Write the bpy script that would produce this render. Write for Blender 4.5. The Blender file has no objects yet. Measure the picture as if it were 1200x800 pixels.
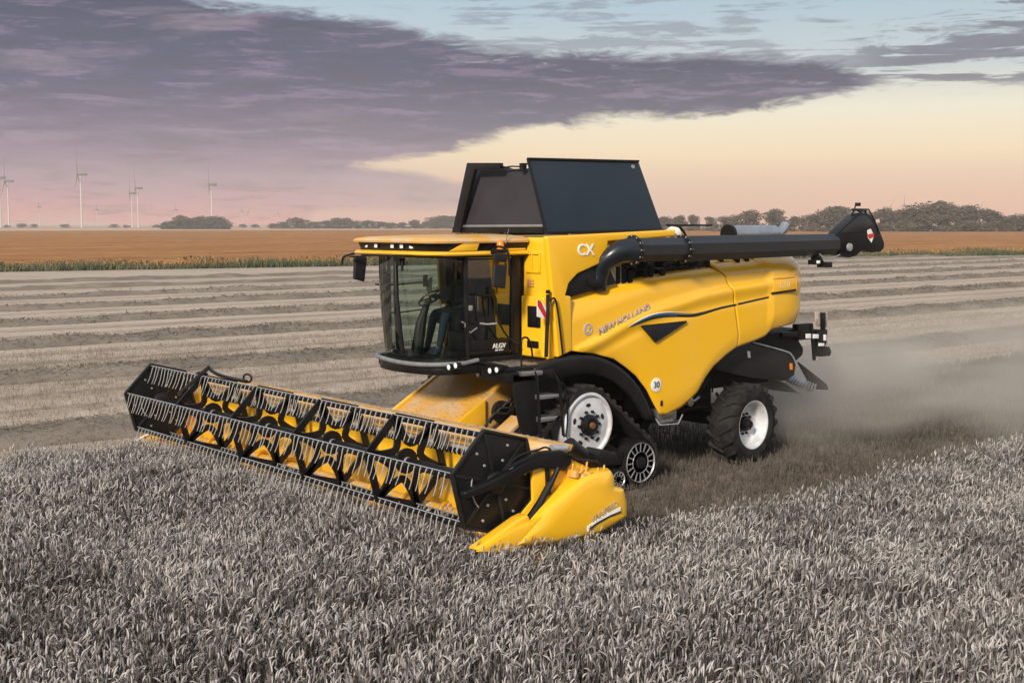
import bpy, bmesh, math, random
import numpy as np
from mathutils import Vector, Matrix, noise
random.seed(7); np.random.seed(7)
S = bpy.context.scene
COL = S.collection
R = math.radians
# ------------------------------------------------------------ camera
CAM = Vector((14.744, -12.305, 3.9))
VD = Vector((-0.7651, 0.6374, -0.0916)).normalized()
cam = bpy.data.objects.new('camera', bpy.data.cameras.new('camera'))
COL.objects.link(cam)
cr = VD.cross(Vector((0, 0, 1))).normalized(); cu = cr.cross(VD)
cam.matrix_world = Matrix(((cr.x, cu.x, -VD.x, CAM.x), (cr.y, cu.y, -VD.y, CAM.y), (cr.z, cu.z, -VD.z, CAM.z), (0, 0, 0, 1)))
cam.data.sensor_width = 36; cam.data.lens = 36*1490/1200
cam.data.clip_start = .1; cam.data.clip_end = 20000
S.camera = cam
S.render.resolution_x = 1024; S.render.resolution_y = 682
S.view_settings.view_transform = 'Standard'; S.view_settings.look = 'None'
S.view_settings.gamma = 1; S.view_settings.exposure = 0.3
S.view_settings.use_curve_mapping = False
# ------------------------------------------------------------ node expression helper
class NX:
    def __init__(s, nt, sock): s.nt = nt; s.s = sock
    def _m(s, op, o=None, o2=None, clamp=False):
        n = s.nt.nodes.new('ShaderNodeMath'); n.operation = op; n.use_clamp = clamp
        for i, v in enumerate((s, o, o2)):
            if v is None: continue
            if isinstance(v, NX): s.nt.links.new(v.s, n.inputs[i])
            else: n.inputs[i].default_value = v
        return NX(s.nt, n.outputs[0])
    def __add__(s, o): return s._m('ADD', o)
    def __sub__(s, o): return s._m('SUBTRACT', o)
    def __mul__(s, o): return s._m('MULTIPLY', o)
    def __truediv__(s, o): return s._m('DIVIDE', o)
    def clamp(s): return s._m('ADD', 0.0, None, True)
    def map(s, a, b, c=0.0, d=1.0, smooth=True):
        n = s.nt.nodes.new('ShaderNodeMapRange'); n.interpolation_type = 'SMOOTHSTEP' if smooth else 'LINEAR'
        s.nt.links.new(s.s, n.inputs[0])
        for i, v in enumerate((a, b, c, d)): n.inputs[i+1].default_value = v
        return NX(s.nt, n.outputs[0])
    def ramp(s, pts):
        n = s.nt.nodes.new('ShaderNodeValToRGB'); e = n.color_ramp.elements
        while len(e) < len(pts): e.new(.5)
        for el, (p, c) in zip(e, pts):
            el.position = p; el.color = (c[0], c[1], c[2], 1) if not isinstance(c, (int, float)) else (c, c, c, 1)
        s.nt.links.new(s.s, n.inputs[0]); return NX(s.nt, n.outputs[0])
def lin(r, g, b):
    return tuple(((v/255+.055)/1.055)**2.4 if v > 10 else v/255/12.92 for v in (r, g, b))
def mixc(nt, f, a, b, mode='MIX'):
    n = nt.nodes.new('ShaderNodeMix'); n.data_type = 'RGBA'; n.blend_type = mode
    for i, v in ((0, f), (6, a), (7, b)):
        if isinstance(v, NX): nt.links.new(v.s, n.inputs[i])
        elif i == 0: n.inputs[0].default_value = v
        else: n.inputs[i].default_value = (*v[:3], 1)
    return NX(nt, n.outputs[2])
def noisen(nt, vec, scale, detail=4, rough=.55, dist=0.0):
    n = nt.nodes.new('ShaderNodeTexNoise'); n.inputs['Scale'].default_value = scale
    n.inputs['Detail'].default_value = detail; n.inputs['Roughness'].default_value = rough; n.inputs['Distortion'].default_value = dist
    if vec is not None: nt.links.new(vec.s, n.inputs['Vector'])
    return NX(nt, n.outputs[0])
def comb(nt, x, y, z=0.0):
    n = nt.nodes.new('ShaderNodeCombineXYZ')
    for i, v in enumerate((x, y, z)):
        if isinstance(v, NX): nt.links.new(v.s, n.inputs[i])
        else: n.inputs[i].default_value = v
    return NX(nt, n.outputs[0])
# ------------------------------------------------------------ sky
SUN_EL, SUN_AZ = 27.0, -62.0           # azimuth measured from +X towards +Y
W = bpy.data.worlds.new("World"); S.world = W; W.use_nodes = True
nt = W.node_tree; nt.nodes.clear()
tc = nt.nodes.new('ShaderNodeTexCoord'); sp = nt.nodes.new('ShaderNodeSeparateXYZ'); nt.links.new(tc.outputs['Generated'], sp.inputs[0])
vx, vy, vz = (NX(nt, sp.outputs[i]) for i in range(3))
az = vy._m('ARCTAN2', vx)*57.29578                 # degrees
u = (az*-1.0 + 140.2 + 22.0)/44.0                  # 0..1 runs along the northern sky, left to right
el = vz._m('ARCSINE')*57.29578
uc = u.clamp()
cv = comb(nt, u*3.1, el*.33)
cv2 = comb(nt, u*9.0, el*.9)
n1 = noisen(nt, cv, 2.2, 6, .58, .5)
n2 = noisen(nt, cv2, 1.5, 7, .62, 1.1)
n3 = noisen(nt, comb(nt, u*1.7, el*.75), 2.4, 6, .6, .7)
top = uc.ramp([(0, 1.0), (.09, .985), (.2, .90), (.34, .85), (.45, .76), (.52, .71), (.70, .70), (.80, .66), (.86, .59), (.90, .55)])*10.5
low = uc.ramp([(0, 0.0), (.29, .0), (.335, .25), (.42, .30), (.52, .41), (.68, .455), (.80, .495), (.86, .545), (.90, .57)])*10.5
wob = (n1 - .5)*2.6 + (n2 - .5)*1.6
n5 = noisen(nt, comb(nt, u*26.0, el*2.6), 1.2, 6, .66, .8)
wob = wob + (n5 - .5)*1.5
bank = ((top - el) + wob*.55).map(-.28, .30)*((el - low) + wob*.52).map(-.25, .30)
bank = (bank*(u.map(.83, .90, 1, 0))).clamp()
hole = (n5*.5 + n2*.5).map(.56, .66)*u.map(.30, .55)*((top - el).map(1.6, .2))
bank = bank*(hole*-.8 + 1.0)
# second low veil on the left, under the bank
veil = ((uc.ramp([(0, .30), (.3, .28), (.4, .24), (.46, .19), (.50, .13), (.60, 0)])*10.5 - el) + wob*.22).map(-.05, .45)*(el.map(.35, .9))
veil = veil*u.map(.44, .56, 1, 0)
# broken clouds above and to the right
brk = ((n3*.62 + n2*.38) + ((el - 7.2)._m('ABSOLUTE')*-.03)).map(.44, .52)*el.map(5.3, 6.1)
brk = brk*(u.map(.30, .5)*.55 + u.map(.78, .9)*.45).clamp()
high = (n3*.7 + n2*.3).map(.5, .64)*el.map(9, 14)*.6
nish = nt.nodes.new('ShaderNodeTexSky'); nish.sky_type = 'NISHITA'; nish.sun_disc = False
nish.sun_elevation = R(SUN_EL); nish.sun_rotation = R(90 - SUN_AZ)
eln = (el/45.0).clamp()
clear_r = eln.ramp([(0, lin(232, 162, 128)), (.03, lin(242, 184, 136)), (.07, lin(246, 220, 174)), (.11, lin(232, 226, 202)), (.15, lin(186, 198, 200)), (.22, lin(158, 184, 200)), (.5, lin(182, 192, 202)), (1, lin(172, 180, 190))])
clear_l = eln.ramp([(0, lin(210, 160, 146)), (.03, lin(206, 164, 154)), (.08, lin(206, 194, 178)), (.14, lin(190, 200, 208)), (.22, lin(164, 188, 204)), (.5, lin(182, 192, 202)), (1, lin(172, 180, 190))])
clear = mixc(nt, u.map(.05, .55), clear_l, clear_r)
cl_col = eln.ramp([(0, lin(226, 142, 124)), (.022, lin(196, 128, 134)), (.05, lin(134, 94, 126)), (.085, lin(88, 70, 108)), (.13, lin(42, 50, 94)), (.20, lin(26, 44, 82)), (1, lin(150, 158, 176))])
cl_right = eln.ramp([(0, lin(200, 152, 132)), (.06, lin(104, 88, 114)), (.10, lin(32, 46, 88)), (.155, lin(22, 40, 82)), (.2, lin(92, 95, 116)), (1, lin(150, 158, 176))])
ccol = mixc(nt, u.map(.2, .62), cl_col, cl_right)
streak = noisen(nt, comb(nt, u*5.0, el*1.1), 2.0, 6, .62, .5)
streak = streak*.7 + n5*.3
ccol = mixc(nt, (streak.map(.50, .62)*.42), ccol, lin(146, 122, 150))
ccol = mixc(nt, (streak.map(.50, .38)*.45), ccol, lin(24, 32, 58))
patch = noisen(nt, comb(nt, u*2.2, el*.42), 1.6, 5, .6, .8)
ccol = mixc(nt, (patch.map(.52, .68)*u.map(.40, .15)*el.map(2.0, 4.5)*.55), ccol, lin(156, 138, 152))
sky = mixc(nt, brk*.85, clear, mixc(nt, .6, ccol, lin(92, 98, 116)))
sky = mixc(nt, high, sky, lin(172, 176, 192))
sky = mixc(nt, veil*.9, sky, ccol)
sky = mixc(nt, bank*.97, sky, ccol)
bg1 = nt.nodes.new('ShaderNodeBackground'); nt.links.new(sky.s, bg1.inputs[0]); bg1.inputs[1].default_value = 1.0
bg2 = nt.nodes.new('ShaderNodeBackground'); nt.links.new(nish.outputs[0], bg2.inputs[0]); bg2.inputs[1].default_value = 0.0
ad = nt.nodes.new('ShaderNodeAddShader'); wo = nt.nodes.new('ShaderNodeOutputWorld')
nt.links.new(bg1.outputs[0], ad.inputs[0]); nt.links.new(bg2.outputs[0], ad.inputs[1]); nt.links.new(ad.outputs[0], wo.inputs[0])
W.cycles.sampling_method = 'MANUAL'; W.cycles.sample_map_resolution = 512
# ------------------------------------------------------------ sun
sl = bpy.data.lights.new('sun', 'SUN'); sun = bpy.data.objects.new('sun', sl); COL.objects.link(sun)
sl.energy = 4.2; sl.angle = R(9); sl.color = (1, .90, .79)
sdir = Vector((math.cos(R(SUN_EL))*math.cos(R(SUN_AZ)), math.cos(R(SUN_EL))*math.sin(R(SUN_AZ)), math.sin(R(SUN_EL))))
sun.rotation_euler = sdir.to_track_quat('Z', 'Y').to_euler()
sun.location = sdir*60
# ------------------------------------------------------------ helpers
def tag(o, label=None, cat=None, group=None, kind=None):
    if label: o['label'] = label
    if cat: o['category'] = cat
    if group: o['group'] = group
    if kind: o['kind'] = kind
    return o
def empty(name, loc=(0, 0, 0), rz=0.0):
    o = bpy.data.objects.new(name, None); COL.objects.link(o); o.location = loc; o.rotation_euler = (0, 0, rz)
    o.empty_display_size = .2; return o
def link(name, me, parent=None, m=None, loc=None, rot=None, sc=None):
    o = bpy.data.objects.new(name, me); COL.objects.link(o)
    if parent: o.parent = parent
    if m is not None and not me.materials: me.materials.append(m)
    if loc is not None: o.location = loc
    if rot is not None: o.rotation_euler = rot
    if sc is not None: o.scale = sc
    return o
def copy_tree(o, parent=None):
    c = o.copy(); COL.objects.link(c)
    if parent: c.parent = parent
    for ch in o.children: copy_tree(ch, c)
    return c
def mat(name, base, rough=.5, metal=0.0, var=None, vscale=3.0, vamt=.5, bump=0.0, bscale=60.0, coat=0.0, spec=.5, bdist=.01):
    m = bpy.data.materials.new(name); m.use_nodes = True; t = m.node_tree; b = t.nodes['Principled BSDF']
    b.inputs['Base Color'].default_value = (*base, 1); b.inputs['Roughness'].default_value = rough; b.inputs['Metallic'].default_value = metal
    b.inputs['Coat Weight'].default_value = coat; b.inputs['Coat Roughness'].default_value = .12
    b.inputs['Specular IOR Level'].default_value = spec
    tcn = t.nodes.new('ShaderNodeTexCoord'); v = NX(t, tcn.outputs['Object'])
    if var is not None:
        f = (noisen(t, v, vscale, 6, .65).map(.38, .68)*vamt)
        c = mixc(t, f, base, var); t.links.new(c.s, b.inputs['Base Color'])
        rr = f*.35 + rough; t.links.new(rr.clamp().s, b.inputs['Roughness'])
    if bump:
        bn = t.nodes.new('ShaderNodeBump'); bn.inputs['Strength'].default_value = bump; bn.inputs['Distance'].default_value = bdist
        t.links.new(noisen(t, v, bscale, 3).s, bn.inputs['Height']); t.links.new(bn.outputs[0], b.inputs['Normal'])
    return m
class MB:
    def __init__(s): s.v = []; s.f = []
    def add(s, vs, fs):
        k = len(s.v); s.v += [tuple(p) for p in vs]; s.f += [tuple(i+k for i in f) for f in fs]; return s
    def box(s, a, b):
        x0, y0, z0 = a; x1, y1, z1 = b
        if x0 > x1: x0, x1 = x1, x0
        if y0 > y1: y0, y1 = y1, y0
        if z0 > z1: z0, z1 = z1, z0
        return s.add([(x0, y0, z0), (x1, y0, z0), (x1, y1, z0), (x0, y1, z0), (x0, y0, z1), (x1, y0, z1), (x1, y1, z1), (x0, y1, z1)],
                     [(0, 3, 2, 1), (4, 5, 6, 7), (0, 1, 5, 4), (1, 2, 6, 5), (2, 3, 7, 6), (3, 0, 4, 7)])
    def prism(s, pts, d):
        """planar polygon (3-D points) extruded by vector d"""
        n = len(pts); d = Vector(d); a = [Vector(p) for p in pts]; b = [p+d for p in a]
        return s.add(a+b, [tuple(range(n))[::-1], tuple(range(n, 2*n))]+[(i, (i+1) % n, (i+1) % n+n, i+n) for i in range(n)])
    def tube(s, pts, r, n=8, closed=False, flat=None):
        P = [Vector(p) for p in pts]; m = len(P); rings = []
        rr = r if isinstance(r, (list, tuple)) else [r]*m
        t0 = (P[1]-P[0]).normalized(); up = Vector((0, 0, 1)) if abs(t0.z) < .9 else Vector((0, 1, 0))
        nn = (up - t0*up.dot(t0)).normalized()
        for i in range(m):
            if closed: t = (P[(i+1) % m]-P[i-1]).normalized()
            else: t = ((P[min(i+1, m-1)]-P[i]).normalized() + (P[i]-P[max(i-1, 0)]).normalized()).normalized()
            nn = (nn - t*nn.dot(t)).normalized(); bb = t.cross(nn)
            k = len(s.v)
            for j in range(n):
                a = 2*math.pi*j/n + (math.pi/n)
                off = nn*math.cos(a)*rr[i]*(flat or 1) + bb*math.sin(a)*rr[i]
                s.v.append(tuple(P[i]+off))
            rings.append(k)
        for i in range(m if closed else m-1):
            a, b = rings[i], rings[(i+1) % m]
            for j in range(n): s.f.append((a+j, a+(j+1) % n, b+(j+1) % n, b+j))
        if not closed: s.f.append(tuple(rings[0]+j for j in range(n))[::-1]); s.f.append(tuple(rings[-1]+j for j in range(n)))
        return s
    def lathe(s, prof, c, axis='X', n=32, close=False):
        """prof: (offset along the axis, radius)"""
        c = Vector(c); k = len(s.v)
        for (o, r) in prof:
            for j in range(n):
                a = 2*math.pi*j/n; p, q = math.cos(a)*r, math.sin(a)*r
                s.v.append(tuple(c + (Vector((o, p, q)) if axis == 'X' else Vector((q, o, p)) if axis == 'Y' else Vector((p, q, o)))))
        for i in range(len(prof)-1):
            for j in range(n): s.f.append((k+i*n+j, k+i*n+(j+1) % n, k+(i+1)*n+(j+1) % n, k+(i+1)*n+j))
        if not close:
            if prof[0][1] > 1e-4: s.f.append(tuple(k+j for j in range(n))[::-1])
            if prof[-1][1] > 1e-4: s.f.append(tuple(k+(len(prof)-1)*n+j for j in range(n)))
        return s
    def bar(s, a, b, w, h, up=(0, 0, 1)):
        a = Vector(a); b = Vector(b); t = (b-a).normalized(); up = Vector(up); sd = t.cross(up)
        if sd.length < 1e-3: sd = t.cross(Vector((0, 1, 0)))
        sd.normalize(); uu = sd.cross(t)
        o = [sd*w/2*i+uu*h/2*j for i, j in ((-1, -1), (1, -1), (1, 1), (-1, 1))]
        return s.add([a+p for p in o]+[b+p for p in o], [(3, 2, 1, 0), (4, 5, 6, 7), (0, 1, 5, 4), (1, 2, 6, 5), (2, 3, 7, 6), (3, 0, 4, 7)])
    def mesh(s, name, smooth=40, bevel=0.0, bseg=2):
        me = bpy.data.meshes.new(name); me.from_pydata(s.v, [], s.f); me.validate()
        bm = bmesh.new(); bm.from_mesh(me)
        bmesh.ops.recalc_face_normals(bm, faces=bm.faces)
        if bevel:
            ed = [e for e in bm.edges if len(e.link_faces) == 2 and e.calc_face_angle(0) > R(28)]
            bmesh.ops.bevel(bm, geom=ed, offset=bevel, segments=bseg, affect='EDGES', profile=.6, clamp_overlap=True)
        if smooth:
            for f in bm.faces: f.smooth = True
            for e in bm.edges:
                if len(e.link_faces) == 2 and e.calc_face_angle(0) > R(smooth): e.smooth = False
        bm.to_mesh(me); bm.free(); return me
    def build(s, name, m, parent=None, smooth=40, bevel=0.0, bseg=2):
        me = s.mesh(name, smooth, bevel, bseg); me.materials.append(m)
        return link(name, me, parent)
def smooth_curve(pts, per=6):
    """Catmull-Rom through points"""
    P = [Vector(p) for p in pts]; out = []
    for i in range(len(P)-1):
        a = P[max(i-1, 0)]; b = P[i]; c = P[i+1]; d = P[min(i+2, len(P)-1)]
        for k in range(per):
            t = k/per
            out.append(.5*((2*b)+(c-a)*t+(2*a-5*b+4*c-d)*t*t+(3*b-a-3*c+d)*t**3))
    out.append(P[-1]); return out
def text_mesh(body, size, depth=.004, bold=False, shear=0.0):
    cu_ = bpy.data.curves.new('lettering', 'FONT'); cu_.body = body; cu_.size = size; cu_.extrude = depth; cu_.shear = shear
    cu_.align_x = 'CENTER'; cu_.align_y = 'CENTER'; cu_.offset = .012*size if bold else 0
    o = bpy.data.objects.new('lettering', cu_); COL.objects.link(o)
    dg = bpy.context.evaluated_depsgraph_get(); me = bpy.data.meshes.new_from_object(o.evaluated_get(dg))
    bpy.data.objects.remove(o); bpy.data.curves.remove(cu_); return me
def place_text(me, name, m, parent, origin, xdir, ydir):
    x = Vector(xdir).normalized(); z = x.cross(Vector(ydir)).normalized(); y = z.cross(x)
    me.transform(Matrix(((x.x, y.x, z.x, origin[0]), (x.y, y.y, z.y, origin[1]), (x.z, y.z, z.z, origin[2]), (0, 0, 0, 1))))
    me.materials.clear(); me.materials.append(m); return link(name, me, parent)
def np_mesh(name, V, F, m):
    """fast mesh of equal-size faces"""
    V = np.asarray(V, np.float32); F = np.asarray(F, np.int32); k = F.shape[1]
    me = bpy.data.meshes.new(name); me.vertices.add(len(V)); me.vertices.foreach_set('co', V.ravel())
    me.loops.add(F.size); me.loops.foreach_set('vertex_index', F.ravel())
    me.polygons.add(len(F)); me.polygons.foreach_set('loop_start', np.arange(0, F.size, k, dtype=np.int32))
    me.polygons.foreach_set('loop_total', np.full(len(F), k, np.int32))
    me.update(calc_edges=True); me.materials.append(m); return me
# ============================================================ ground and fields
def ground_mat(name, c1, c2, c3, rowamp=.35, fine=30.0, row=True, speck=None):
    m = bpy.data.materials.new(name); m.use_nodes = True; t = m.node_tree; b = t.nodes['Principled BSDF']
    b.inputs['Roughness'].default_value = .95; b.inputs['Specular IOR Level'].default_value = .1
    g = t.nodes.new('ShaderNodeNewGeometry'); s3 = t.nodes.new('ShaderNodeSeparateXYZ'); t.links.new(g.outputs['Position'], s3.inputs[0])
    x, y = NX(t, s3.outputs[0]), NX(t, s3.outputs[1])
    big = noisen(t, comb(t, x*.11, y*.02), 1.0, 5, .6)
    mid = noisen(t, comb(t, x*.9, y*.07), 1.0, 6, .65, .3)
    fin = noisen(t, comb(t, x*fine*.2, y*fine*.09), 1.0, 7, .75)
    f = (mid*.5 + big*.5)
    c = mixc(t, f.map(.36, .62), c1, c2)
    c = mixc(t, (fin.map(.46, .70)*.6), c, c3)
    if row:
        rw = ((x*(2*math.pi/.25) + (mid-.5)*4.0)._m('SINE')*.5+.5)*.22
        c = mixc(t, rw*fin.map(.3, .7), c, c3)
        tram = ((x + 8.75)*(2*math.pi/9.0))._m('COSINE')
        wide = (((x + 8.75 + (mid-.5)*2.5 + (big-.5)*5.0)*(2*math.pi/9.0)*3)._m('COSINE')).map(.2, 1.0)*.24
        c = mixc(t, wide, c, c3)
        fr_ = ((x + 8.75)/9.0)._m('FRACT')*9.0 + (mid-.5)*.5
        tk = ((fr_ - 3.3)._m('ABSOLUTE')).map(.32, .12) + ((fr_ - 5.5)._m('ABSOLUTE')).map(.32, .12)
        c = mixc(t, tk.clamp()*fin.map(.35, .6)*.75, c, (c3[0]*.8, c3[1]*.8, c3[2]*.8))
        pat = noisen(t, comb(t, x*.45, y*.12), 1.0, 5, .6, .4)
        c = mixc(t, pat.map(.5, .7)*.45, c, c3)
    t.links.new(c.s, b.inputs['Base Color'])
    bn = t.nodes.new('ShaderNodeBump'); bn.inputs['Strength'].default_value = .5; bn.inputs['Distance'].default_value = .05
    t.links.new((fin*.6+mid*.6).s, bn.inputs['Height']); t.links.new(bn.outputs[0], b.inputs['Normal'])
    return m
M = {}
M['far'] = ground_mat('far_fields', (.36, .21, .12), (.42, .29, .19), (.30, .17, .09), row=False, fine=4)
M['stub'] = ground_mat('stubble_soil', (.40, .32, .25), (.50, .41, .325), (.20, .162, .127))
M['orange'] = ground_mat('ripe_field', (.23, .098, .032), (.40, .19, .065), (.15, .068, .026), row=False, fine=8)
M['pale'] = ground_mat('pale_field', (.42, .31, .22), (.5, .38, .28), (.36, .25, .17), row=False, fine=3)
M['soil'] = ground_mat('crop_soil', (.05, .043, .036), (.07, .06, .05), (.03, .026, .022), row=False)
M['cut'] = ground_mat('cut_ground', (.22, .18, .14), (.34, .28, .225), (.12, .10, .078))  # darker soil tone includes the shade around the machine
def sheet(name, pts, m, nsub=1):
    me = bpy.data.meshes.new(name); me.from_pydata(pts, [], [tuple(range(len(pts)))]); me.materials.append(m)
    return tag(link(name, me), kind='structure')
sheet('ground', [(-7000, -7000, -.004), (7000, -7000, -.004), (7000, 7000, -.004), (-7000, 7000, -.004)], M['far'])
# field border line (runs a little askew of the drilling direction)
def border_x(y): return -97.0 + (y)*.205
sheet('stubble_field', [(border_x(-200), -200, 0), (60, -200, 0), (60, 420, 0), (border_x(420), 420, 0)], M['stub'])
sheet('crop_ground', [(-4.25, -60, .004), (60, -60, .004), (60, -4.55, .004), (-4.25, -4.55, .004)], M['soil'])
sheet('crop_ground', [(4.66, -4.55, .004), (60, -4.55, .004), (60, 200, .004), (4.66, 200, .004)], M['soil'])
sheet('cut_swath', [(-4.25, -4.4, .004), (4.66, -4.4, .004), (4.66, 14, .004), (-4.25, 14, .004)], M['cut'])
# standing ripe field behind the border: a low slab with a ragged top
V = []; F = []
ys = np.linspace(-260, 700, 480); nx_ = 46
offs = np.concatenate([np.linspace(0, 12, 12), np.geomspace(13, 620, nx_-12)])
for i, yy in enumerate(ys):
    for j, of in enumerate(offs):
        z = .02 if j == 0 else .55 + .16*noise.noise((of*.5, yy*.35, 1.3)) + .1*noise.noise((of*2.1, yy*1.3, 4.0))
        V.append((border_x(yy)-3.5-of + (random.uniform(-.4, .4) if j < 6 else 0), yy, z))
for i in range(len(ys)-1):
    for j in range(nx_-1):
        a = i*nx_+j; F.append((a, a+1, a+nx_+1, a+nx_))
tag(link('ripe_field', np_mesh('ripe_field', V, F, M['orange'])), kind='structure')
def strip(name, d0, d1, m, z):
    pts = []
    c = Vector((CAM.x, CAM.y)); 
    for a in np.linspace(140.2-60, 140.2+60, 60): pts.append((c.x+math.cos(R(a))*d0, c.y+math.sin(R(a))*d0, z))
    for a in np.linspace(140.2+60, 140.2-60, 60): pts.append((c.x+math.cos(R(a))*d1, c.y+math.sin(R(a))*d1, z))
    return sheet(name, pts, m)
strip('pale_field', 690, 1150, M['pale'], .10)

# ------------------------------------------------------------ scatter mesh makers (numpy, thin blades)
def leafmat(name, cols, rough=.8, transl=.0, scale=1.0):
    m = bpy.data.materials.new(name); m.use_nodes = True; t = m.node_tree; b = t.nodes['Principled BSDF']
    b.inputs['Roughness'].default_value = rough; b.inputs['Specular IOR Level'].default_value = .25
    g = t.nodes.new('ShaderNodeNewGeometry'); r = NX(t, g.outputs['Random Per Island'])
    oi = t.nodes.new('ShaderNodeObjectInfo'); big = noisen(t, NX(t, g.outputs['Position']), .9*scale, 3)
    f = (r*.62 + NX(t, oi.outputs['Random'])*.1 + big.map(.3, .7)*.3)
    n = len(cols)
    c = f.ramp([(i/(n-1), cc) for i, cc in enumerate(cols)])
    t.links.new(c.s, b.inputs['Base Color']); return m
M['ear'] = leafmat('wheat_ear', [(.045, .040, .037), (.13, .117, .109), (.24, .217, .203), (.50, .46, .435), (.28, .243, .205)])
M['stem'] = leafmat('wheat_stem', [(.035, .03, .027), (.08, .07, .062), (.16, .142, .13), (.28, .25, .225)])
M['straw'] = leafmat('loose_straw', [(.085, .07, .055), (.17, .142, .113), (.29, .245, .195)], scale=.6)  # dark straw tones have the shade of the heaps worked in
M['stubble'] = leafmat('stubble_stalk', [(.15, .125, .10), (.27, .225, .18), (.42, .355, .285)])
def ear_clump(seed, nstalk=56, rad=.30):
    rng = random.Random(seed); mb = MB(); earv = MB()
    for _ in range(nstalk):
        a = rng.uniform(0, 6.283); rr = rad*math.sqrt(rng.random()); x, y = rr*math.cos(a), rr*math.sin(a)
        h = rng.uniform(.43, .60); la = rng.gauss(0.4, 1.5); ln = rng.uniform(.01, .10)
        dx, dy = math.cos(la), math.sin(la)
        top_ = Vector((x+dx*ln, y+dy*ln, h)); base = Vector((x, y, .12))
        # stem
        w = .0035; sd = Vector((-dy, dx, 0))*w
        sd2 = Vector((dx, dy, 0))*w
        k = [base-sd, base+sd, top_+sd*.7, top_-sd*.7]; mb.add(k, [(0, 1, 2, 3)])
        k = [base-sd2, base+sd2, top_+sd2*.7, top_-sd2*.7]; mb.add(k, [(0, 1, 2, 3)])
        # nodding ear: bends over from the stem top
        L = rng.uniform(.06, .095); th = rng.uniform(-.3, .9); bend = rng.uniform(.15, 1.3)
        P = [top_]; seg = 4
        for q in range(seg):
            ang = th + bend*(q/seg); d = Vector((dx*math.sin(ang), dy*math.sin(ang), math.cos(ang)))
            P.append(P[-1]+d*L/seg)
        rads = [.003, .0064, .0074, .0060, .002]
        earv.tube(P, rads, 4)
        # awns / leaf
        if rng.random() < .75:
            for q in range(2):
                t0 = P[rng.randint(1, 3)]; d = (P[-1]-P[-2]).normalized() + Vector((rng.uniform(-.5, .5), rng.uniform(-.5, .5), rng.uniform(-.1, .5)))
                t1 = t0 + d.normalized()*rng.uniform(.05, .08); s_ = Vector((-dy, dx, .3))*.0016
                mb.add([t0-s_, t0+s_, t1], [(0, 1, 2)])
        if rng.random() < .55:
            a2 = rng.uniform(0, 6.28); z0 = rng.uniform(.22, .42); p0 = base.lerp(top_, (z0-.12)/(h-.12))
            d2 = Vector((math.cos(a2), math.sin(a2), 0)); wv = Vector((-d2.y, d2.x, 0))*.006
            p1 = p0+d2*.07+Vector((0, 0, .06)); p2 = p0+d2*.16+Vector((0, 0, rng.uniform(-.06, .05)))
            mb.add([p0-wv, p0+wv, p1+wv, p1-wv], [(0, 1, 2, 3)]); mb.add([p1-wv, p1+wv, p2], [(0, 1, 2)])
    me = bpy.data.meshes.new('wheat_tuft'); nb = len(mb.v); nf = len(mb.f)
    me.from_pydata(mb.v+earv.v, [], mb.f+[tuple(i+nb for i in f) for f in earv.f])
    me.materials.append(M['stem']); me.materials.append(M['ear'])
    me.polygons.foreach_set('material_index', [0]*nf+[1]*len(earv.f)); return me
def stub_clump(seed, n=30, rad=.30, h0=.06, h1=.17):
    rng = random.Random(seed); mb = MB()
    for _ in range(n):
        row = rng.choice((-.18, -.06, .06, .18)) + rng.gauss(0, .015); y = rng.uniform(-rad, rad); h = rng.uniform(h0, h1)
        p = Vector((row, y, 0)); q = p+Vector((rng.gauss(0, .03), rng.gauss(0, .03), h)); w = .0035
        mb.add([p+Vector((-w, 0, 0)), p+Vector((w, 0, 0)), q+Vector((w, 0, 0)), q+Vector((-w, 0, 0))], [(0, 1, 2, 3)])
        mb.add([p+Vector((0, -w, 0)), p+Vector((0, w, 0)), q+Vector((0, w, 0)), q+Vector((0, -w, 0))], [(0, 1, 2, 3)])
        if rng.random() < .35:                       # a bit of fallen straw
            a = rng.uniform(0, 6.28); c = Vector((rng.uniform(-rad, rad), rng.uniform(-rad, rad), rng.uniform(.02, .1))); d = Vector((math.cos(a), math.sin(a), rng.uniform(-.2, .2)))*.09
            s_ = Vector((-d.y, d.x, 0)).normalized()*.004; mb.add([c-d-s_, c-d+s_, c+d+s_, c+d-s_], [(0, 1, 2, 3)])
    me = bpy.data.meshes.new('stubble_tuft'); me.from_pydata(mb.v, [], mb.f); me.materials.append(M['stubble']); return me
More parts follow.
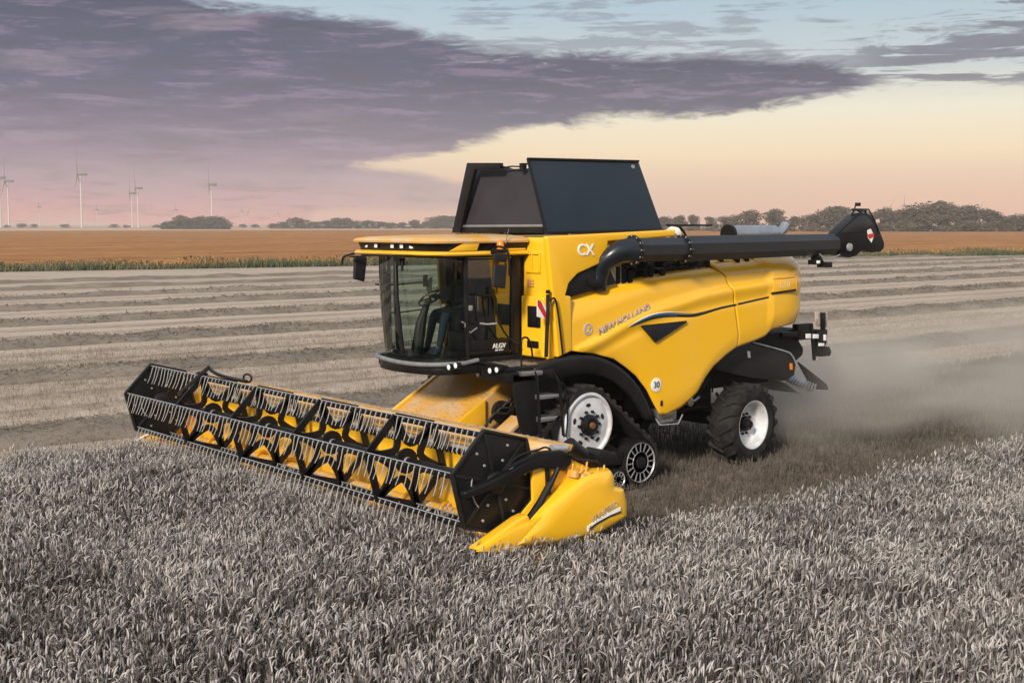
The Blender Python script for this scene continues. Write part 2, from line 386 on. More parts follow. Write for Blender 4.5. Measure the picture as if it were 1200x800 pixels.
def scatter(name, pts, rots, scs, meshes, mtag):
    """one object whose geometry nodes place a tuft from the collection on every point"""
    col = bpy.data.collections.new(name+'_tufts')
    for me in meshes: col.objects.link(bpy.data.objects.new('tuft', me))
    me = bpy.data.meshes.new(name); me.vertices.add(len(pts)); me.vertices.foreach_set('co', np.asarray(pts, np.float32).ravel())
    rots = np.asarray(rots, np.float32); rv = rots if rots.ndim == 2 else np.c_[0*rots, 0*rots, rots]
    a = me.attributes.new('turn', 'FLOAT_VECTOR', 'POINT'); a.data.foreach_set('vector', np.ascontiguousarray(rv, np.float32).ravel())
    a = me.attributes.new('siz', 'FLOAT', 'POINT'); a.data.foreach_set('value', np.asarray(scs, np.float32))
    o = link(name, me)
    g = bpy.data.node_groups.new(name, 'GeometryNodeTree'); g.interface.new_socket('Geometry', in_out='INPUT', socket_type='NodeSocketGeometry'); g.interface.new_socket('Geometry', in_out='OUTPUT', socket_type='NodeSocketGeometry')
    gi = g.nodes.new('NodeGroupInput'); go = g.nodes.new('NodeGroupOutput')
    ip = g.nodes.new('GeometryNodeInstanceOnPoints'); ci = g.nodes.new('GeometryNodeCollectionInfo')
    ci.inputs['Collection'].default_value = col; ci.inputs['Separate Children'].default_value = True; ci.inputs['Reset Children'].default_value = True
    na = g.nodes.new('GeometryNodeInputNamedAttribute'); na.data_type = 'FLOAT_VECTOR'; na.inputs[0].default_value = 'turn'
    nb = g.nodes.new('GeometryNodeInputNamedAttribute'); nb.data_type = 'FLOAT'; nb.inputs[0].default_value = 'siz'
    L = g.links.new
    L(gi.outputs[0], ip.inputs['Points']); L(ci.outputs[0], ip.inputs['Instance']); ip.inputs['Pick Instance'].default_value = True
    L(na.outputs[0], ip.inputs['Rotation']); L(nb.outputs[0], ip.inputs['Scale']); L(ip.outputs[0], go.inputs[0])
    md = o.modifiers.new('scatter', 'NODES'); md.node_group = g
    return o
def in_view(x, y, near=2.0, far=60.0, half=31.0):
    dx, dy = x-CAM.x, y-CAM.y; d = np.hypot(dx, dy)
    an = (np.degrees(np.arctan2(dy, dx)) - 140.2 + 180) % 360 - 180
    return (d > near) & (d < far) & ((np.abs(an) < half) | (d < 7))
def grid_pts(x0, x1, y0, y1, step, jit=.5):
    xs = np.arange(x0, x1, step); ys = np.arange(y0, y1, step); X, Y = np.meshgrid(xs, ys)
    X = X.ravel()+np.random.uniform(-jit, jit, X.size)*step; Y = Y.ravel()+np.random.uniform(-jit, jit, Y.size)*step
    return X, Y
def crop_top(x, y):      # gentle unevenness of the stand
    return .95+.16*noise.noise((x*.35, y*.35, 0))+.16*noise.noise((x*1.3, y*1.3, 5))
# standing wheat
tufts = [ear_clump(s) for s in range(10)]
X1, Y1 = grid_pts(-4.2, 40, -45, 45, .30)
edge = .10*np.sin(Y1*1.3)+.06*np.sin(Y1*3.7)
k = ((X1 > 4.72+edge) | ((Y1 < -3.93) & (X1 > -4.15))) & in_view(X1, Y1, 1.5, 46)
X1, Y1 = X1[k], Y1[k]
o = scatter('wheat_crop', np.c_[X1, Y1, np.zeros(len(X1))], np.array([(.30*noise.noise((a*.5, b*.5, 11))+random.gauss(0, .05), .30*noise.noise((a*.5, b*.5, 31))+random.gauss(0, .05), random.uniform(-1.1, 1.1)) for a, b in zip(X1, Y1)]), [crop_top(a, b)*random.uniform(.93, 1.07) for a, b in zip(X1, Y1)], tufts, None)
tag(o, 'standing ripe wheat with nodding grey heads filling the foreground', 'wheat', kind='stuff')
# stubble on the cut ground
M['fresh'] = leafmat('shaded_fresh_stalk', [(.04, .034, .028), (.10, .084, .067), (.21, .178, .14)])  # fresh stalks, darkened to carry the shade beside the machine in their colour
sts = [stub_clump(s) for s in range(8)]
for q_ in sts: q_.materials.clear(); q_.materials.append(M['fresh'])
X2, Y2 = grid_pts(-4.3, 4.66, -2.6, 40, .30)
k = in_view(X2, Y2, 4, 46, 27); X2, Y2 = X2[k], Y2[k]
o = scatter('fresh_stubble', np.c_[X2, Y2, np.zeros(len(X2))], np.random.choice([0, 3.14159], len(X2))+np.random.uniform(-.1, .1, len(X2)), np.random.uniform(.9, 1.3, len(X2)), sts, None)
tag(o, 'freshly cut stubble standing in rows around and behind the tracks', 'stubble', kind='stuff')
X2, Y2 = grid_pts(-24, -4.35, -12, 48, .42)
k = in_view(X2, Y2, 4, 60, 27); X2, Y2 = X2[k], Y2[k]
sts2 = [stub_clump(s+50, 16, .32, .04, .11) for s in range(6)]
o = scatter('old_stubble', np.c_[X2, Y2, np.zeros(len(X2))], np.random.choice([0, 3.14159], len(X2)), np.random.uniform(.8, 1.2, len(X2)), sts2, None)
tag(o, 'short pale stubble between the straw windrows', 'stubble', kind='stuff')

# straw windrows: long uneven heaps, 9 m apart
def windrow(x0, y0, y1, idx, dens, lab):
    rng = random.Random(idx); nseg = int((y1-y0)/(.35 if idx < 2 else .8)); nc = 13; V = []; F = []
    base = MB()
    def ht(u_, y):
        h = (1-abs(u_)**2.0)*(.20+.14*noise.noise((y*.45, idx*7.1, 0))+.07*noise.noise((y*1.7, u_*2, idx)))
        return max(.006, h+.05*noise.noise((y*4, u_*6, idx)))
    def cx(y): return x0+.35*noise.noise((y*.06, idx*3.3, 9))+.12*noise.noise((y*.5, idx, 2))
    wd = lambda y: 1.1+.3*noise.noise((y*.3, idx*5.5, 3))
    for i in range(nseg+1):
        y = y0+(y1-y0)*i/nseg
        for j in range(nc):
            u_ = -1+2*j/(nc-1); V.append((cx(y)+u_*wd(y), y, ht(u_, y) if 0 < j < nc-1 else .005))
    for i in range(nseg):
        for j in range(nc-1): a = i*nc+j; F.append((a, a+1, a+nc+1, a+nc))
    r = np.random.RandomState(idx); n = int((y1-y0)*dens)
    if n:
        yy = r.uniform(y0, y1, n); uu = r.normal(0, .6, n); L = r.uniform(.06, .20, n)*(1+.25*idx); an = r.uniform(0, 6.283, n); ti = r.uniform(-.5, .7, n)
        w = .0035*(1+.8*idx)
        for q in range(n):
            u_ = uu[q]; z = (ht(u_, yy[q]) if abs(u_) < 1 else .01)+.01+r.uniform(0, .03)
            c = (cx(yy[q])+u_*wd(yy[q]), yy[q], z); dx, dy, dz = math.cos(an[q])*L[q]/2, math.sin(an[q])*L[q]/2, math.sin(ti[q])*L[q]/2
            sx, sy = -math.sin(an[q])*w, math.cos(an[q])*w; b = len(V)
            V += [(c[0]-dx-sx, c[1]-dy-sy, z-dz), (c[0]-dx+sx, c[1]-dy+sy, z-dz+w), (c[0]+dx+sx, c[1]+dy+sy, z+dz+w), (c[0]+dx-sx, c[1]+dy-sy, z+dz)]
            F.append((b, b+1, b+2, b+3))
    me = np_mesh('straw_windrow', V, F, M['straw'])
    return tag(link('straw_windrow', me), lab, 'windrow', 'straw windrows lying across the stubble field')
M['straw'].node_tree.nodes['Principled BSDF'].inputs['Roughness'].default_value = 1
wl = ['nearest straw windrow, passing just behind the far end of the header', 'second straw windrow from the machine, behind the cab',
      'third straw windrow from the machine, a thin dark line', 'fourth straw windrow out from the machine', 'fifth straw windrow out, far across the stubble',
      'sixth straw windrow out, well towards the green field border', 'seventh straw windrow, second from the green field border', 'last straw windrow before the green field border']
for i in range(8):
    x0 = -8.75-9.0*i
    windrow(x0, -14-4*i if i < 6 else -20, 60+22*i, i, (420, 200, 90, 40, 20, 10, 0, 0)[i], wl[i])
# green border strip with tufts and tall dry weeds
M['verge'] = leafmat('verge_grass', [(.025, .038, .018), (.045, .068, .03), (.085, .095, .05), (.17, .145, .09)], scale=.15)
M['weed'] = leafmat('dry_weeds', [(.10, .075, .035), (.24, .13, .05), (.34, .19, .08), (.11, .10, .045), (.22, .17, .09)], scale=.3)
r = np.random.RandomState(3); n = 52000
yy = r.uniform(-60, 260, n); off = r.uniform(-4.2, 0, n); hgt = r.uniform(.25, .65, n)*(1+.4*(off < -2.6)); an = r.uniform(0, 3.14, n); w = r.uniform(.03, .08, n)
hgt *= np.array([1+.7*noise.noise((y*.12, 0, 3)) for y in yy])
bx = border_x(yy)+off; V = np.zeros((n, 3, 3)); V[:, 0] = np.c_[bx-np.cos(an)*w, yy-np.sin(an)*w, 0*bx]; V[:, 1] = np.c_[bx+np.cos(an)*w, yy+np.sin(an)*w, 0*bx]
V[:, 2] = np.c_[bx+r.normal(0, .12, n), yy+r.normal(0, .15, n), hgt]
tag(link('verge_grass', np_mesh('verge_grass', V.reshape(-1, 3), np.arange(3*n).reshape(-1, 3), M['verge'])), 'green grass verge along the far edge of the stubble', 'grass', kind='stuff')
n = 44000; yy = r.uniform(-60, 260, n); off = r.uniform(-11, -2.2, n); hgt = r.uniform(.3, .75, n)*(1+.7*np.array([noise.noise((y*.25, 3, 1)) for y in yy])); an = r.uniform(0, 3.14, n); w = r.uniform(.02, .05, n)
bx = border_x(yy)+off; V = np.zeros((n, 3, 3)); V[:, 0] = np.c_[bx-np.cos(an)*w*.3, yy-np.sin(an)*w*.3, 0*bx]; V[:, 1] = np.c_[bx+np.cos(an)*w, yy+np.sin(an)*w, hgt*.9]
V[:, 2] = np.c_[bx+r.normal(0, .12, n), yy+r.normal(0, .15, n), hgt]
tag(link('dry_weeds', np_mesh('dry_weeds', V.reshape(-1, 3), np.arange(3*n).reshape(-1, 3), M['weed'])), 'dry brown weeds standing at the edge of the ripe field', 'weeds', kind='stuff')

# ------------------------------------------------------------ things on the horizon
def polar(px, dist, z=0.0):        # bearing given as offset from the north-west bearing of the field track
    th = math.atan((px-600)/1490); a = R(140.2)-th; return Vector((CAM.x+math.cos(a)*dist/math.cos(th)*1.0, CAM.y+math.sin(a)*dist/math.cos(th), z))
M['leaf'] = leafmat('far_foliage', [(.060, .050, .034), (.095, .078, .052), (.13, .105, .07)], scale=.1)  # lighter, pinkish foliage tone holds part of the dusk haze
M['bark'] = mat('bark', (.08, .06, .045), .9)
def crown_mesh(seed, w, h, n=1100):
    rng = np.random.RandomState(seed); rr = random.Random(seed); V = []; lobes = []
    for q in range(30):
        a = rr.uniform(0, 6.28); zz = rr.uniform(.12, .84); d = rr.uniform(.05, .40)*w*(1-max(0, zz-.35)*.9); lobes.append((d*math.cos(a), d*math.sin(a), zz*h, rr.uniform(.09, .20)*w, rr.uniform(.07, .17)*h))
    for q in range(n):
        lx, ly, lz, lr, lh = lobes[q % 30]; v = rng.normal(size=3); v /= np.linalg.norm(v); s = rr.random()**.3
        c = np.array([lx+v[0]*lr*s, ly+v[1]*lr*s, max(.02, lz+v[2]*lh*s)]); a, b = rng.normal(size=3), rng.normal(size=3); sz = rr.uniform(.012, .028)*h
        a = a/np.linalg.norm(a)*sz; b = b/np.linalg.norm(b)*sz
        V += [c-a, c+a*.2-b, c+a, c+b]
    return np_mesh('crown', np.array(V), np.arange(4*n).reshape(-1, 4), M['leaf'])
crowns = [crown_mesh(s, 1.0, 1.0, 5200) for s in range(7)]
trk = MB().tube([(0, 0, 0), (.01, 0, .25), (0, .01, .5)], [.035, .028, .015], 7).tube([(0, 0, .28), (.14, .05, .52)], [.018, .007], 5).tube([(0, 0, .3), (-.13, -.04, .55)], [.018, .007], 5)
trunk_me = trk.mesh('trunk'); trunk_me.materials.append(M['bark'])
def tree(name, px, dist, w, h, lab, group, v=0, rz=0, sink=0.1):
    t = empty(name, polar(px, dist), rz); c = link('crown', crowns[v], t, sc=(w, w, h)); c.location.z = -sink*h
    link('trunk', trunk_me, t, sc=(h, h, h)); tag(t, lab, 'tree', group); return t
right = [(776, 9, 9, 640), (795, 7, 10, 650), (812, 6, 10, 660), (832, 6, 9, 650), (850, 8, 9, 600), (876, 12, 12, 600), (906, 11, 12, 600), (930, 7, 9, 600), (950, 9, 10, 590), (968, 10, 12, 580),
         (985, 15, 14, 580), (1008, 10, 12, 590), (1030, 12, 13, 590), (1052, 12, 11.5, 590), (1066, 11, 13, 590), (1080, 15, 15.5, 585), (1100, 15, 16.5, 590), (1118, 12, 14, 590), (1128, 13, 15, 590), (1146, 12, 12.5, 590), (1162, 9, 11, 590), (1178, 8, 9, 590), (1196, 11, 10, 590), (1215, 11, 10, 590), (1235, 12, 12, 590)]
grp = 'trees of the right-hand treeline'
ORD = ['first', 'second', 'third', 'fourth', 'fifth', 'sixth', 'seventh', 'eighth', 'ninth', 'tenth', 'eleventh', 'twelfth', 'thirteenth', 'fourteenth', 'fifteenth', 'sixteenth', 'seventeenth', 'eighteenth', 'nineteenth', 'twentieth', 'twenty-first', 'twenty-second', 'twenty-third']
bins = {}
def ord_lab(key):
    bins[key] = bins.get(key, 0)+1; return ORD[bins[key]-1]
for i, (px, w, h, d) in enumerate(right):
    side = 'above the unloading auger' if px < 985 else 'behind the auger spout' if px <= 1052 else 'right of the auger spout'
    size = 'tall' if h > 13 else 'middling' if h > 10 else 'low'
    tree('hedgerow_tree', px, d, w*1.75, h*1.02, '%s hazy tree, %s from the left in the treeline %s' % (size, ord_lab(side), side), grp, i % 7, i*1.7, .06)
left = [(196, 14, 7), (204, 18, 9), (213, 16, 13), (222, 18, 11), (231, 17, 12.5), (240, 18, 11.5), (248, 18, 13.5), (256, 17, 12.5), (263, 13, 10)]
for i, (px, w, h) in enumerate(left):
    tree('copse_tree', px, 1000, w*1.5, h*1.05, ORD[i]+' tree from the left in the rounded dark copse on the left horizon', 'trees of the rounded copse on the left horizon', (i*3) % 7, i*2.1, .16)
mid = [(320, 6), (333, 8), (348, 12), (356, 10), (370, 8), (383, 9), (396, 11), (406, 12), (418, 9), (432, 9), (444, 8), (458, 7), (472, 7), (486, 9), (500, 8), (512, 13), (520, 14), (529, 14), (538, 13), (546, 13)]
for i, (px, h) in enumerate(mid):
    tree('distant_tree', px, 1120, h*2.3, h*1.05, (ord_lab('m1')+' tree from the left in the square clump touching the tank' if px > 505 else ord_lab('m2')+' faint low tree from the left in the distant line beside the cab roof'), 'distant trees left of the cab', i % 7, i*1.3, .14)
for i, (px, h) in enumerate([(10, 4), (28, 6), (42, 5), (78, 5), (136, 5), (150, 4), (185, 4), (285, 5), (300, 5)]):
    tree('distant_tree', px, 1500, h*3.0, h*1.1, ORD[i]+' tiny faint tree from the left on the skyline among the wind turbines', 'tiny trees among the turbines', i % 7, i, .14)
# wind turbines
M['tower'] = mat('turbine_white', (.50, .46, .44), .5)
M['blade'] = mat('turbine_blade', (.09, .08, .08), .5)
tb = MB().tube([(0, 0, 0), (0, 0, 30), (0, 0, 63)], [1.35, 1.05, .8], 12); tower_me = tb.mesh('tower'); tower_me.materials.append(M['tower'])
na_ = MB().box((-2.5, -1.5, 62.5), (8.0, 1.5, 66)); na_me = na_.mesh('nacelle', bevel=.5); na_me.materials.append(M['blade'])
hb = MB().lathe([(-5.2, .1), (-4.6, 1.1), (-2.6, 1.5)], (0, 0, 64.3), 'X', 12); hb_me = hb.mesh('hub'); hb_me.materials.append(M['blade'])
def blade_mesh(): 
    mb = MB(); st = [(0, .7, .7), (4, 1.5, .5), (12, 1.1, .35), (24, .6, .18), (34, .2, .08)]
    k = 0; v = []; f = []
    for z, c, t_ in st: v += [(-t_, -c*.5, z), (t_, -c*.5, z), (t_*.6, c*.8, z), (-t_*.6, c*.8, z)]
    for i in range(len(st)-1):
        for j in range(4): f.append((i*4+j, i*4+(j+1) % 4, i*4+4+(j+1) % 4, i*4+4+j))
    f += [(0, 1, 2, 3), (16, 17, 18, 19)]; mb.add(v, f); me = mb.mesh('blade'); me.materials.append(M['blade']); return me
bl_me = blade_mesh()
def turbine(px, hub_y, rot, lab, yaw=0.0, spin=None):
    dist = 1500.0; hgt = (263-hub_y)/1490*dist+3.9; k = hgt/64.3
    dist = 1500.0 if k > .55 else 2300.0
    if dist > 2000: hgt = (263-hub_y)/1490*dist+3.9; k = hgt/64.3
    t = empty('wind_turbine', polar(px, dist), R(140.2-90+yaw)); t.scale = (k, k, k)
    link('tower', tower_me, t); link('nacelle', na_me, t); link('hub', hb_me, t)
    for j in range(3):
        b = link('blade', bl_me, t, loc=(-3.6, 0, 64.3)); b.rotation_euler = (R(rot+120*j), 0, 0)
    return tag(t, lab, 'wind turbine', 'wind turbines on the horizon')
for a in [(3.5, 209, 8, 'pale wind turbine at the extreme left edge of the horizon', 14), (13, 213, 5, 'second wind turbine from the left edge, just beside the first', 12), (49, 243, 30, 'tiny faint wind turbine between the left pair and the tall one', 40),
          (98, 205, 4, 'tallest wind turbine, its blade pointing straight up, left of the copse', 12), (116, 246, 10, 'tiny faint turbine just right of the tallest turbine', 70), (157, 227, 4, 'left and lower one of the close pair of turbines', 14),
          (164, 221, 12, 'right and taller one of the close pair of turbines', 12), (208, 246, 10, 'tiny turbine peeping over the left end of the copse', 50), (250, 217, 3, 'wind turbine standing behind the right end of the copse', 10),
          (285, 248, 5, 'left one of two tiny pale turbines right of the copse', 70), (292, 249, 50, 'right one of two tiny pale turbines right of the copse', 70), (327, 251, 20, 'tiny turbine above the distant trees left of the cab', 60),
          (1041, 243, 30, 'small turbine above the treeline, nearest the auger spout', 60), (1057, 240, 0, 'thin turbine above the treeline, second from the auger spout', 80), (1145, 244, 35, 'small turbine above the trees towards the right edge', 60)]:
    turbine(a[0], a[1], a[2], a[3], a[4])
# ============================================================ combine harvester
YEL = (.88, .475, .010)
M['yellow'] = mat('yellow_paint', YEL, .30, var=(.74, .46, .13), vscale=1.1, vamt=.16, coat=.6)
M['yellow_dusty'] = mat('dusty_yellow_paint', (.66, .33, .03), .5, var=(.56, .40, .24), vscale=2.2, vamt=.95, coat=.1)
M['yellow_worn'] = mat('worn_yellow_paint', (.72, .34, .012), .42, var=(.60, .47, .30), vscale=5, vamt=.7)
M['worn'] = mat('bare_worn_metal', (.62, .56, .46), .45, .4, var=(.25, .17, .07), vscale=9, vamt=.8)
M['black'] = mat('black_paint', (.005, .005, .006), .34, var=(.02, .018, .017), vscale=4, vamt=.3, spec=.3)
M['dark'] = mat('dark_frame', (.006, .006, .006), .6, var=(.022, .019, .016), vscale=5, vamt=.4, spec=.2)
M['plastic'] = mat('black_plastic', (.010, .010, .011), .45, var=(.03, .028, .026), vscale=3, vamt=.35, spec=.3)
M['tank'] = mat('tank_cover_blue_grey', (.010, .018, .028), .45, var=(.022, .030, .040), vscale=1.2, vamt=.5, spec=.35)
M['canvas'] = mat('tank_front_sheet', (.026, .023, .028), .6, var=(.04, .036, .042), vscale=1.5, vamt=.5, spec=.3)
M['steel'] = mat('pale_steel', (.52, .53, .55), .32, .6, var=(.3, .27, .24), vscale=12, vamt=.5)
M['bumper'] = mat('grey_bumper', (.24, .25, .27), .4, .3, var=(.12, .12, .12), vscale=6, vamt=.5)
M['galv'] = mat('galvanised_sheet', (.42, .44, .47), .3, .85, var=(.3, .28, .26), vscale=6, vamt=.5)
M['tine'] = mat('steel_tine', (.55, .54, .52), .4, .3)
M['rubber'] = mat('tyre_rubber', (.010, .010, .011), .8, var=(.055, .048, .040), vscale=5, vamt=.5, spec=.2, bump=.3)
M['white'] = mat('white_wheel_paint', (.60, .62, .65), .38, var=(.36, .33, .29), vscale=5, vamt=.6)
M['red'] = mat('red_reflector', (.6, .03, .02), .3)
M['orange_l'] = mat('amber_lens', (.75, .22, .02), .25)
M['glasslamp'] = mat('lamp_glass', (.75, .77, .8), .1)
M['decal_w'] = mat('white_decal', (.8, .79, .76), .4)
M['decal_s'] = mat('silver_decal', (.42, .37, .36), .4)
M['decal_b'] = mat('blue_decal', (.02, .07, .13), .35)
M['decal_k'] = mat('dark_decal', (.012, .014, .02), .3)
M['seat'] = mat('seat_cloth', (.02, .024, .032), .8)
M['skin'] = mat('skin', (.45, .26, .18), .6)
M['jacket'] = mat('navy_workwear', (.015, .024, .045), .85)
M['hair'] = mat('dark_cap', (.012, .012, .014), .8)
M['paper'] = mat('pale_paper', (.72, .68, .58), .7)
M['badge_print'] = mat('pale_print', (.74, .56, .25), .5)
M['brass'] = mat('rusty_hub', (.22, .10, .04), .6, .4)
gm = bpy.data.materials.new('cab_glass'); gm.use_nodes = True; gt = gm.node_tree; gt.nodes.clear()
go_ = gt.nodes.new('ShaderNodeOutputMaterial'); tr = gt.nodes.new('ShaderNodeBsdfTransparent'); gl = gt.nodes.new('ShaderNodeBsdfGlossy'); mx = gt.nodes.new('ShaderNodeMixShader'); fr = gt.nodes.new('ShaderNodeFresnel')
tr.inputs[0].default_value = (.62, .72, .66, 1); gl.inputs['Roughness'].default_value = .02; gl.inputs[0].default_value = (.9, .95, 1, 1); fr.inputs[0].default_value = 1.6
gt.links.new(fr.outputs[0], mx.inputs[0]); gt.links.new(tr.outputs[0], mx.inputs[1]); gt.links.new(gl.outputs[0], mx.inputs[2]); gt.links.new(mx.outputs[0], go_.inputs[0]); M['glass'] = gm
gd = gm.copy(); gd.name = 'door_glass'; M['door_glass'] = gd
nn_ = [n for n in gd.node_tree.nodes if n.type == 'MIX_SHADER'][0]
for l_ in list(nn_.inputs[0].links): gd.node_tree.links.remove(l_)
nn_.inputs[0].default_value = .17

H = empty('combine_harvester', (0, 0, 0))
tag(H, 'yellow combine harvester with raised black grain tank covers cutting wheat', 'combine harvester')
def part(mb, name, m, parent=None, **k): return mb.build(name, M[m], parent or H, **k)
def bx(name, a, b, m, parent=None, bev=.01, **k): return part(MB().box(a, b), name, m, parent, bevel=bev, **k)

# ---- chassis and core
part(MB().box((-1.12, -.55, 1.25), (1.12, 4.7, 3.02)).box((-.55, -.8, .8), (.55, 3.9, 1.3)), 'body_core', 'dark', bevel=.03)
part(MB().box((-1.3, -.12, .93), (1.25, .12, 1.2)), 'front_axle', 'dark', bevel=.03)
part(MB().box((-1.05, 3.62, .58), (1.1, 3.86, .80)).bar((0, 3.7, .7), (0, 3.5, 1.3), .5, .3), 'rear_axle', 'dark', bevel=.03)
part(MB().box((.55, 1.5, 1.0), (1.2, 2.35, 1.75)).tube([(1.2, 2.5, 1.2), (1.25, 2.9, 1.35), (1.15, 3.2, 1.6)], .05).tube([(1.22, 1.2, 1.5), (1.3, 2.0, 1.75), (1.25, 3.1, 1.85)], .035).tube([(1.1, 2.4, .95), (1.2, 2.9, 1.0), (1.1, 3.4, .9)], .03)
     .box((.7, 2.5, 1.3), (1.18, 3.1, 1.95)), 'chassis_frame', 'dark', bevel=.02)
part(MB().box((1.3, 1.62, .93), (1.5, 2.02, 1.10)).box((1.32, 1.66, .88), (1.48, 1.98, .935)), 'tool_box', 'galv', bevel=.015)
part(MB().tube([(1.5, 1.55, .98), (1.55, 1.6, .88), (1.55, 2.0, .86), (1.5, 2.15, .98)], .012), 'tool_box_handle', 'steel')
part(MB().lathe([(-.08, .06), (.06, .07), (.08, .03)], (1.25, 2.55, 1.12), 'X', 12).tube([(1.3, 2.4, 1.16), (1.34, 2.6, 1.14), (1.3, 2.75, 1.18)], .02), 'hydraulic_coupling', 'steel')
# hoses and belts in the wheel arch gap
hs = MB()
for i in range(9):
    y = 2.55+i*.06; hs.tube(smooth_curve([(1.2, y, 1.9-.02*i), (1.32, y+.08, 1.7), (1.22, y+.02*i, 1.45), (1.15, y+.2, 1.2)], 5), .014, 6)
part(hs, 'hose_bundle', 'plastic')
bx('fuse_box', (1.22, 2.62, 1.42), (1.34, 2.82, 1.62), 'worn'); bx('marker_lamp', (1.3, 2.72, 1.68), (1.36, 2.80, 1.76), 'orange_l')

# ---- yellow front body / tank housing
fb = MB().box((-1.10, -.56, 2.02), (1.42, -.50, 3.72))
fb.box((.95, -.60, 2.02), (1.52, -.50, 3.70))
part(fb, 'tank_front_wall', 'yellow', bevel=.03, bseg=3)
part(MB().box((.97, -.665, 2.04), (1.46, -.60, 2.90)), 'service_door', 'yellow', bevel=.03, bseg=3)
bx('service_door_window', (1.13, -.685, 2.46), (1.40, -.66, 2.76), 'black', bev=.012); bx('service_door_slot', (1.12, -.685, 2.17), (1.36, -.66, 2.27), 'black', bev=.03)
part(MB().box((1.03, -.625, 3.22), (1.32, -.605, 3.26)).box((1.03, -.625, 3.48), (1.32, -.605, 3.505)).box((1.30, -.625, 3.22), (1.33, -.605, 3.505)).box((1.14, -.625, 3.24), (1.16, -.605, 3.49)), 'wall_swage', 'yellow', bevel=.006)
tx = MB()
for i in range(3):
    tx.box((1.06+.045*i, -.628, 3.04), (1.08+.045*i, -.604, 3.14)); tx.box((1.05, -.627, 3.03+.04*i), (1.19, -.605, 3.045+.04*i))
part(tx, 'vent_slots', 'yellow_dusty', bevel=.003)
cxp = [(1.600, -0.729, 3.737), (1.600, 1.847, 3.823), (1.600, 1.848, 3.721), (1.600, 0.443, 3.657), (1.600, 0.395, 3.377), (1.600, -0.152, 3.207), (1.600, -0.314, 3.080), (1.600, -0.377, 2.915), (1.600, -0.272, 2.900), (1.600, -0.244, 2.129), (1.600, -0.517, 2.051)]
part(MB().prism(cxp, (-.10, 0, 0)), 'tank_side_wall', 'yellow', bevel=.028, bseg=3)
part(MB().box((-1.10, -.5, 3.60), (1.5, 1.75, 3.72)), 'tank_rim', 'yellow', bevel=.02)
part(MB().box((-1.10, -.5, 2.1), (-1.0, 2.0, 3.6)), 'tank_far_wall', 'yellow', bevel=.02)
part(MB().prism([(1.540, -0.339, 2.876), (1.540, -0.275, 3.065), (1.540, -0.081, 3.192), (1.540, 0.470, 3.374), (1.540, 0.662, 3.049), (1.540, -0.177, 2.894)], (-.04, 0, 0)), 'dark_infill_panel', 'black', bevel=.008)
part(MB().box((1.52, .10, 3.03), (1.64, .28, 3.13)), 'latch', 'black', bevel=.02)
t = text_mesh('CX', .225, .006, True)
place_text(t, 'model_lettering', M['decal_w'], H, (1.607, -.005, 3.535), (0, 1, 0), (0, 0, 1))
# deck behind the tank, below the auger
dk = MB().box((-1.25, 1.8, 2.95), (1.3, 4.7, 3.18)).box((-.9, 2.2, 3.18), (1.05, 4.4, 3.38))
for i in range(26):
    y = .75+i*.115; r_ = random.Random(i); dk.box((1.18+r_.uniform(0, .2), y, 3.0), (1.34+r_.uniform(0, .14), y+.09, 3.22+r_.uniform(0, .16)))
part(dk, 'engine_deck', 'dark', bevel=.012)
pp = MB()
for i in range(7):
    r_ = random.Random(i+40); y0 = .8+i*.28
    pp.tube(smooth_curve([(1.36, y0, 3.05), (1.42, y0+.1, 3.18+r_.uniform(0, .1)), (1.44, y0+.35, 3.2+r_.uniform(0, .08)), (1.34, y0+.5, 3.12)], 5), .014, 6)
part(pp, 'deck_pipes', 'plastic')
part(MB().box((1.38, .62, 3.02), (1.44, .95, 3.36)), 'deck_plate', 'worn', bevel=.01)

# ---- moulded side panels
def curve(pts):
    ys = [p[1] for p in pts]; zs = [p[2] for p in pts]; return lambda y: float(np.interp(y, ys, zs))
topc = curve([(1.600, -0.281, 2.912), (1.600, 0.063, 2.960), (1.600, 0.569, 3.030), (1.600, 1.271, 3.122), (1.600, 2.008, 3.206), (1.600, 2.783, 3.254)])
creP = [(1.660, -0.331, 2.055), (1.660, -0.152, 2.140), (1.660, 0.262, 2.285), (1.660, 0.862, 2.513), (1.660, 1.306, 2.644), (1.660, 1.579, 2.696), (1.660, 1.951, 2.758), (1.660, 2.428, 2.845), (1.660, 2.922, 2.894), (1.660, 3.535, 2.942), (1.660, 4.022, 2.982)]
crease = curve(creP)
botc = curve([(1.640, -0.280, 2.134), (1.640, -0.067, 2.096), (1.640, 0.199, 2.055), (1.640, 0.575, 1.956), (1.640, 0.802, 1.827), (1.640, 1.034, 1.672), (1.640, 1.253, 1.451), (1.640, 1.402, 1.232), (1.640, 1.533, 1.052), (1.640, 1.701, 1.030), (1.640, 2.002, 1.112), (1.640, 2.230, 1.224), (1.640, 2.384, 1.329), (1.640, 2.537, 1.516), (1.640, 2.732, 1.689), (1.640, 3.030, 1.856), (1.640, 3.334, 1.986)])
def xprof(y, z, zb, zt, zc, yr=None):
    """outward position of the moulded skin"""
    x = 1.635
    if z > zc:
        x -= .045*min(1, (z-zc)/.05) if zc > zb+.02 else .045
        q = max(0, (z-zc-.05))/max(.05, zt-zc-.05); x -= .02*q+.15*max(0, q-.45)**2/.3
    else:
        q = (zc-z); x += .020*math.exp(-((q-.06)/.07)**2) - .012*math.exp(-((q-.22)/.07)**2)
        q2 = (z-zb)/.25
        if q2 < 1: x -= .035*(1-q2)**2
    return x
def seam_y(z): return float(np.interp(z, [1.98, 2.2, 2.8, 3.1, 3.3], [3.30, 3.28, 3.15, 3.00, 2.76]))
ns, nv = 110, 44; V = []; F = []
y0, y1 = cxp[8][1]+.01, 3.30
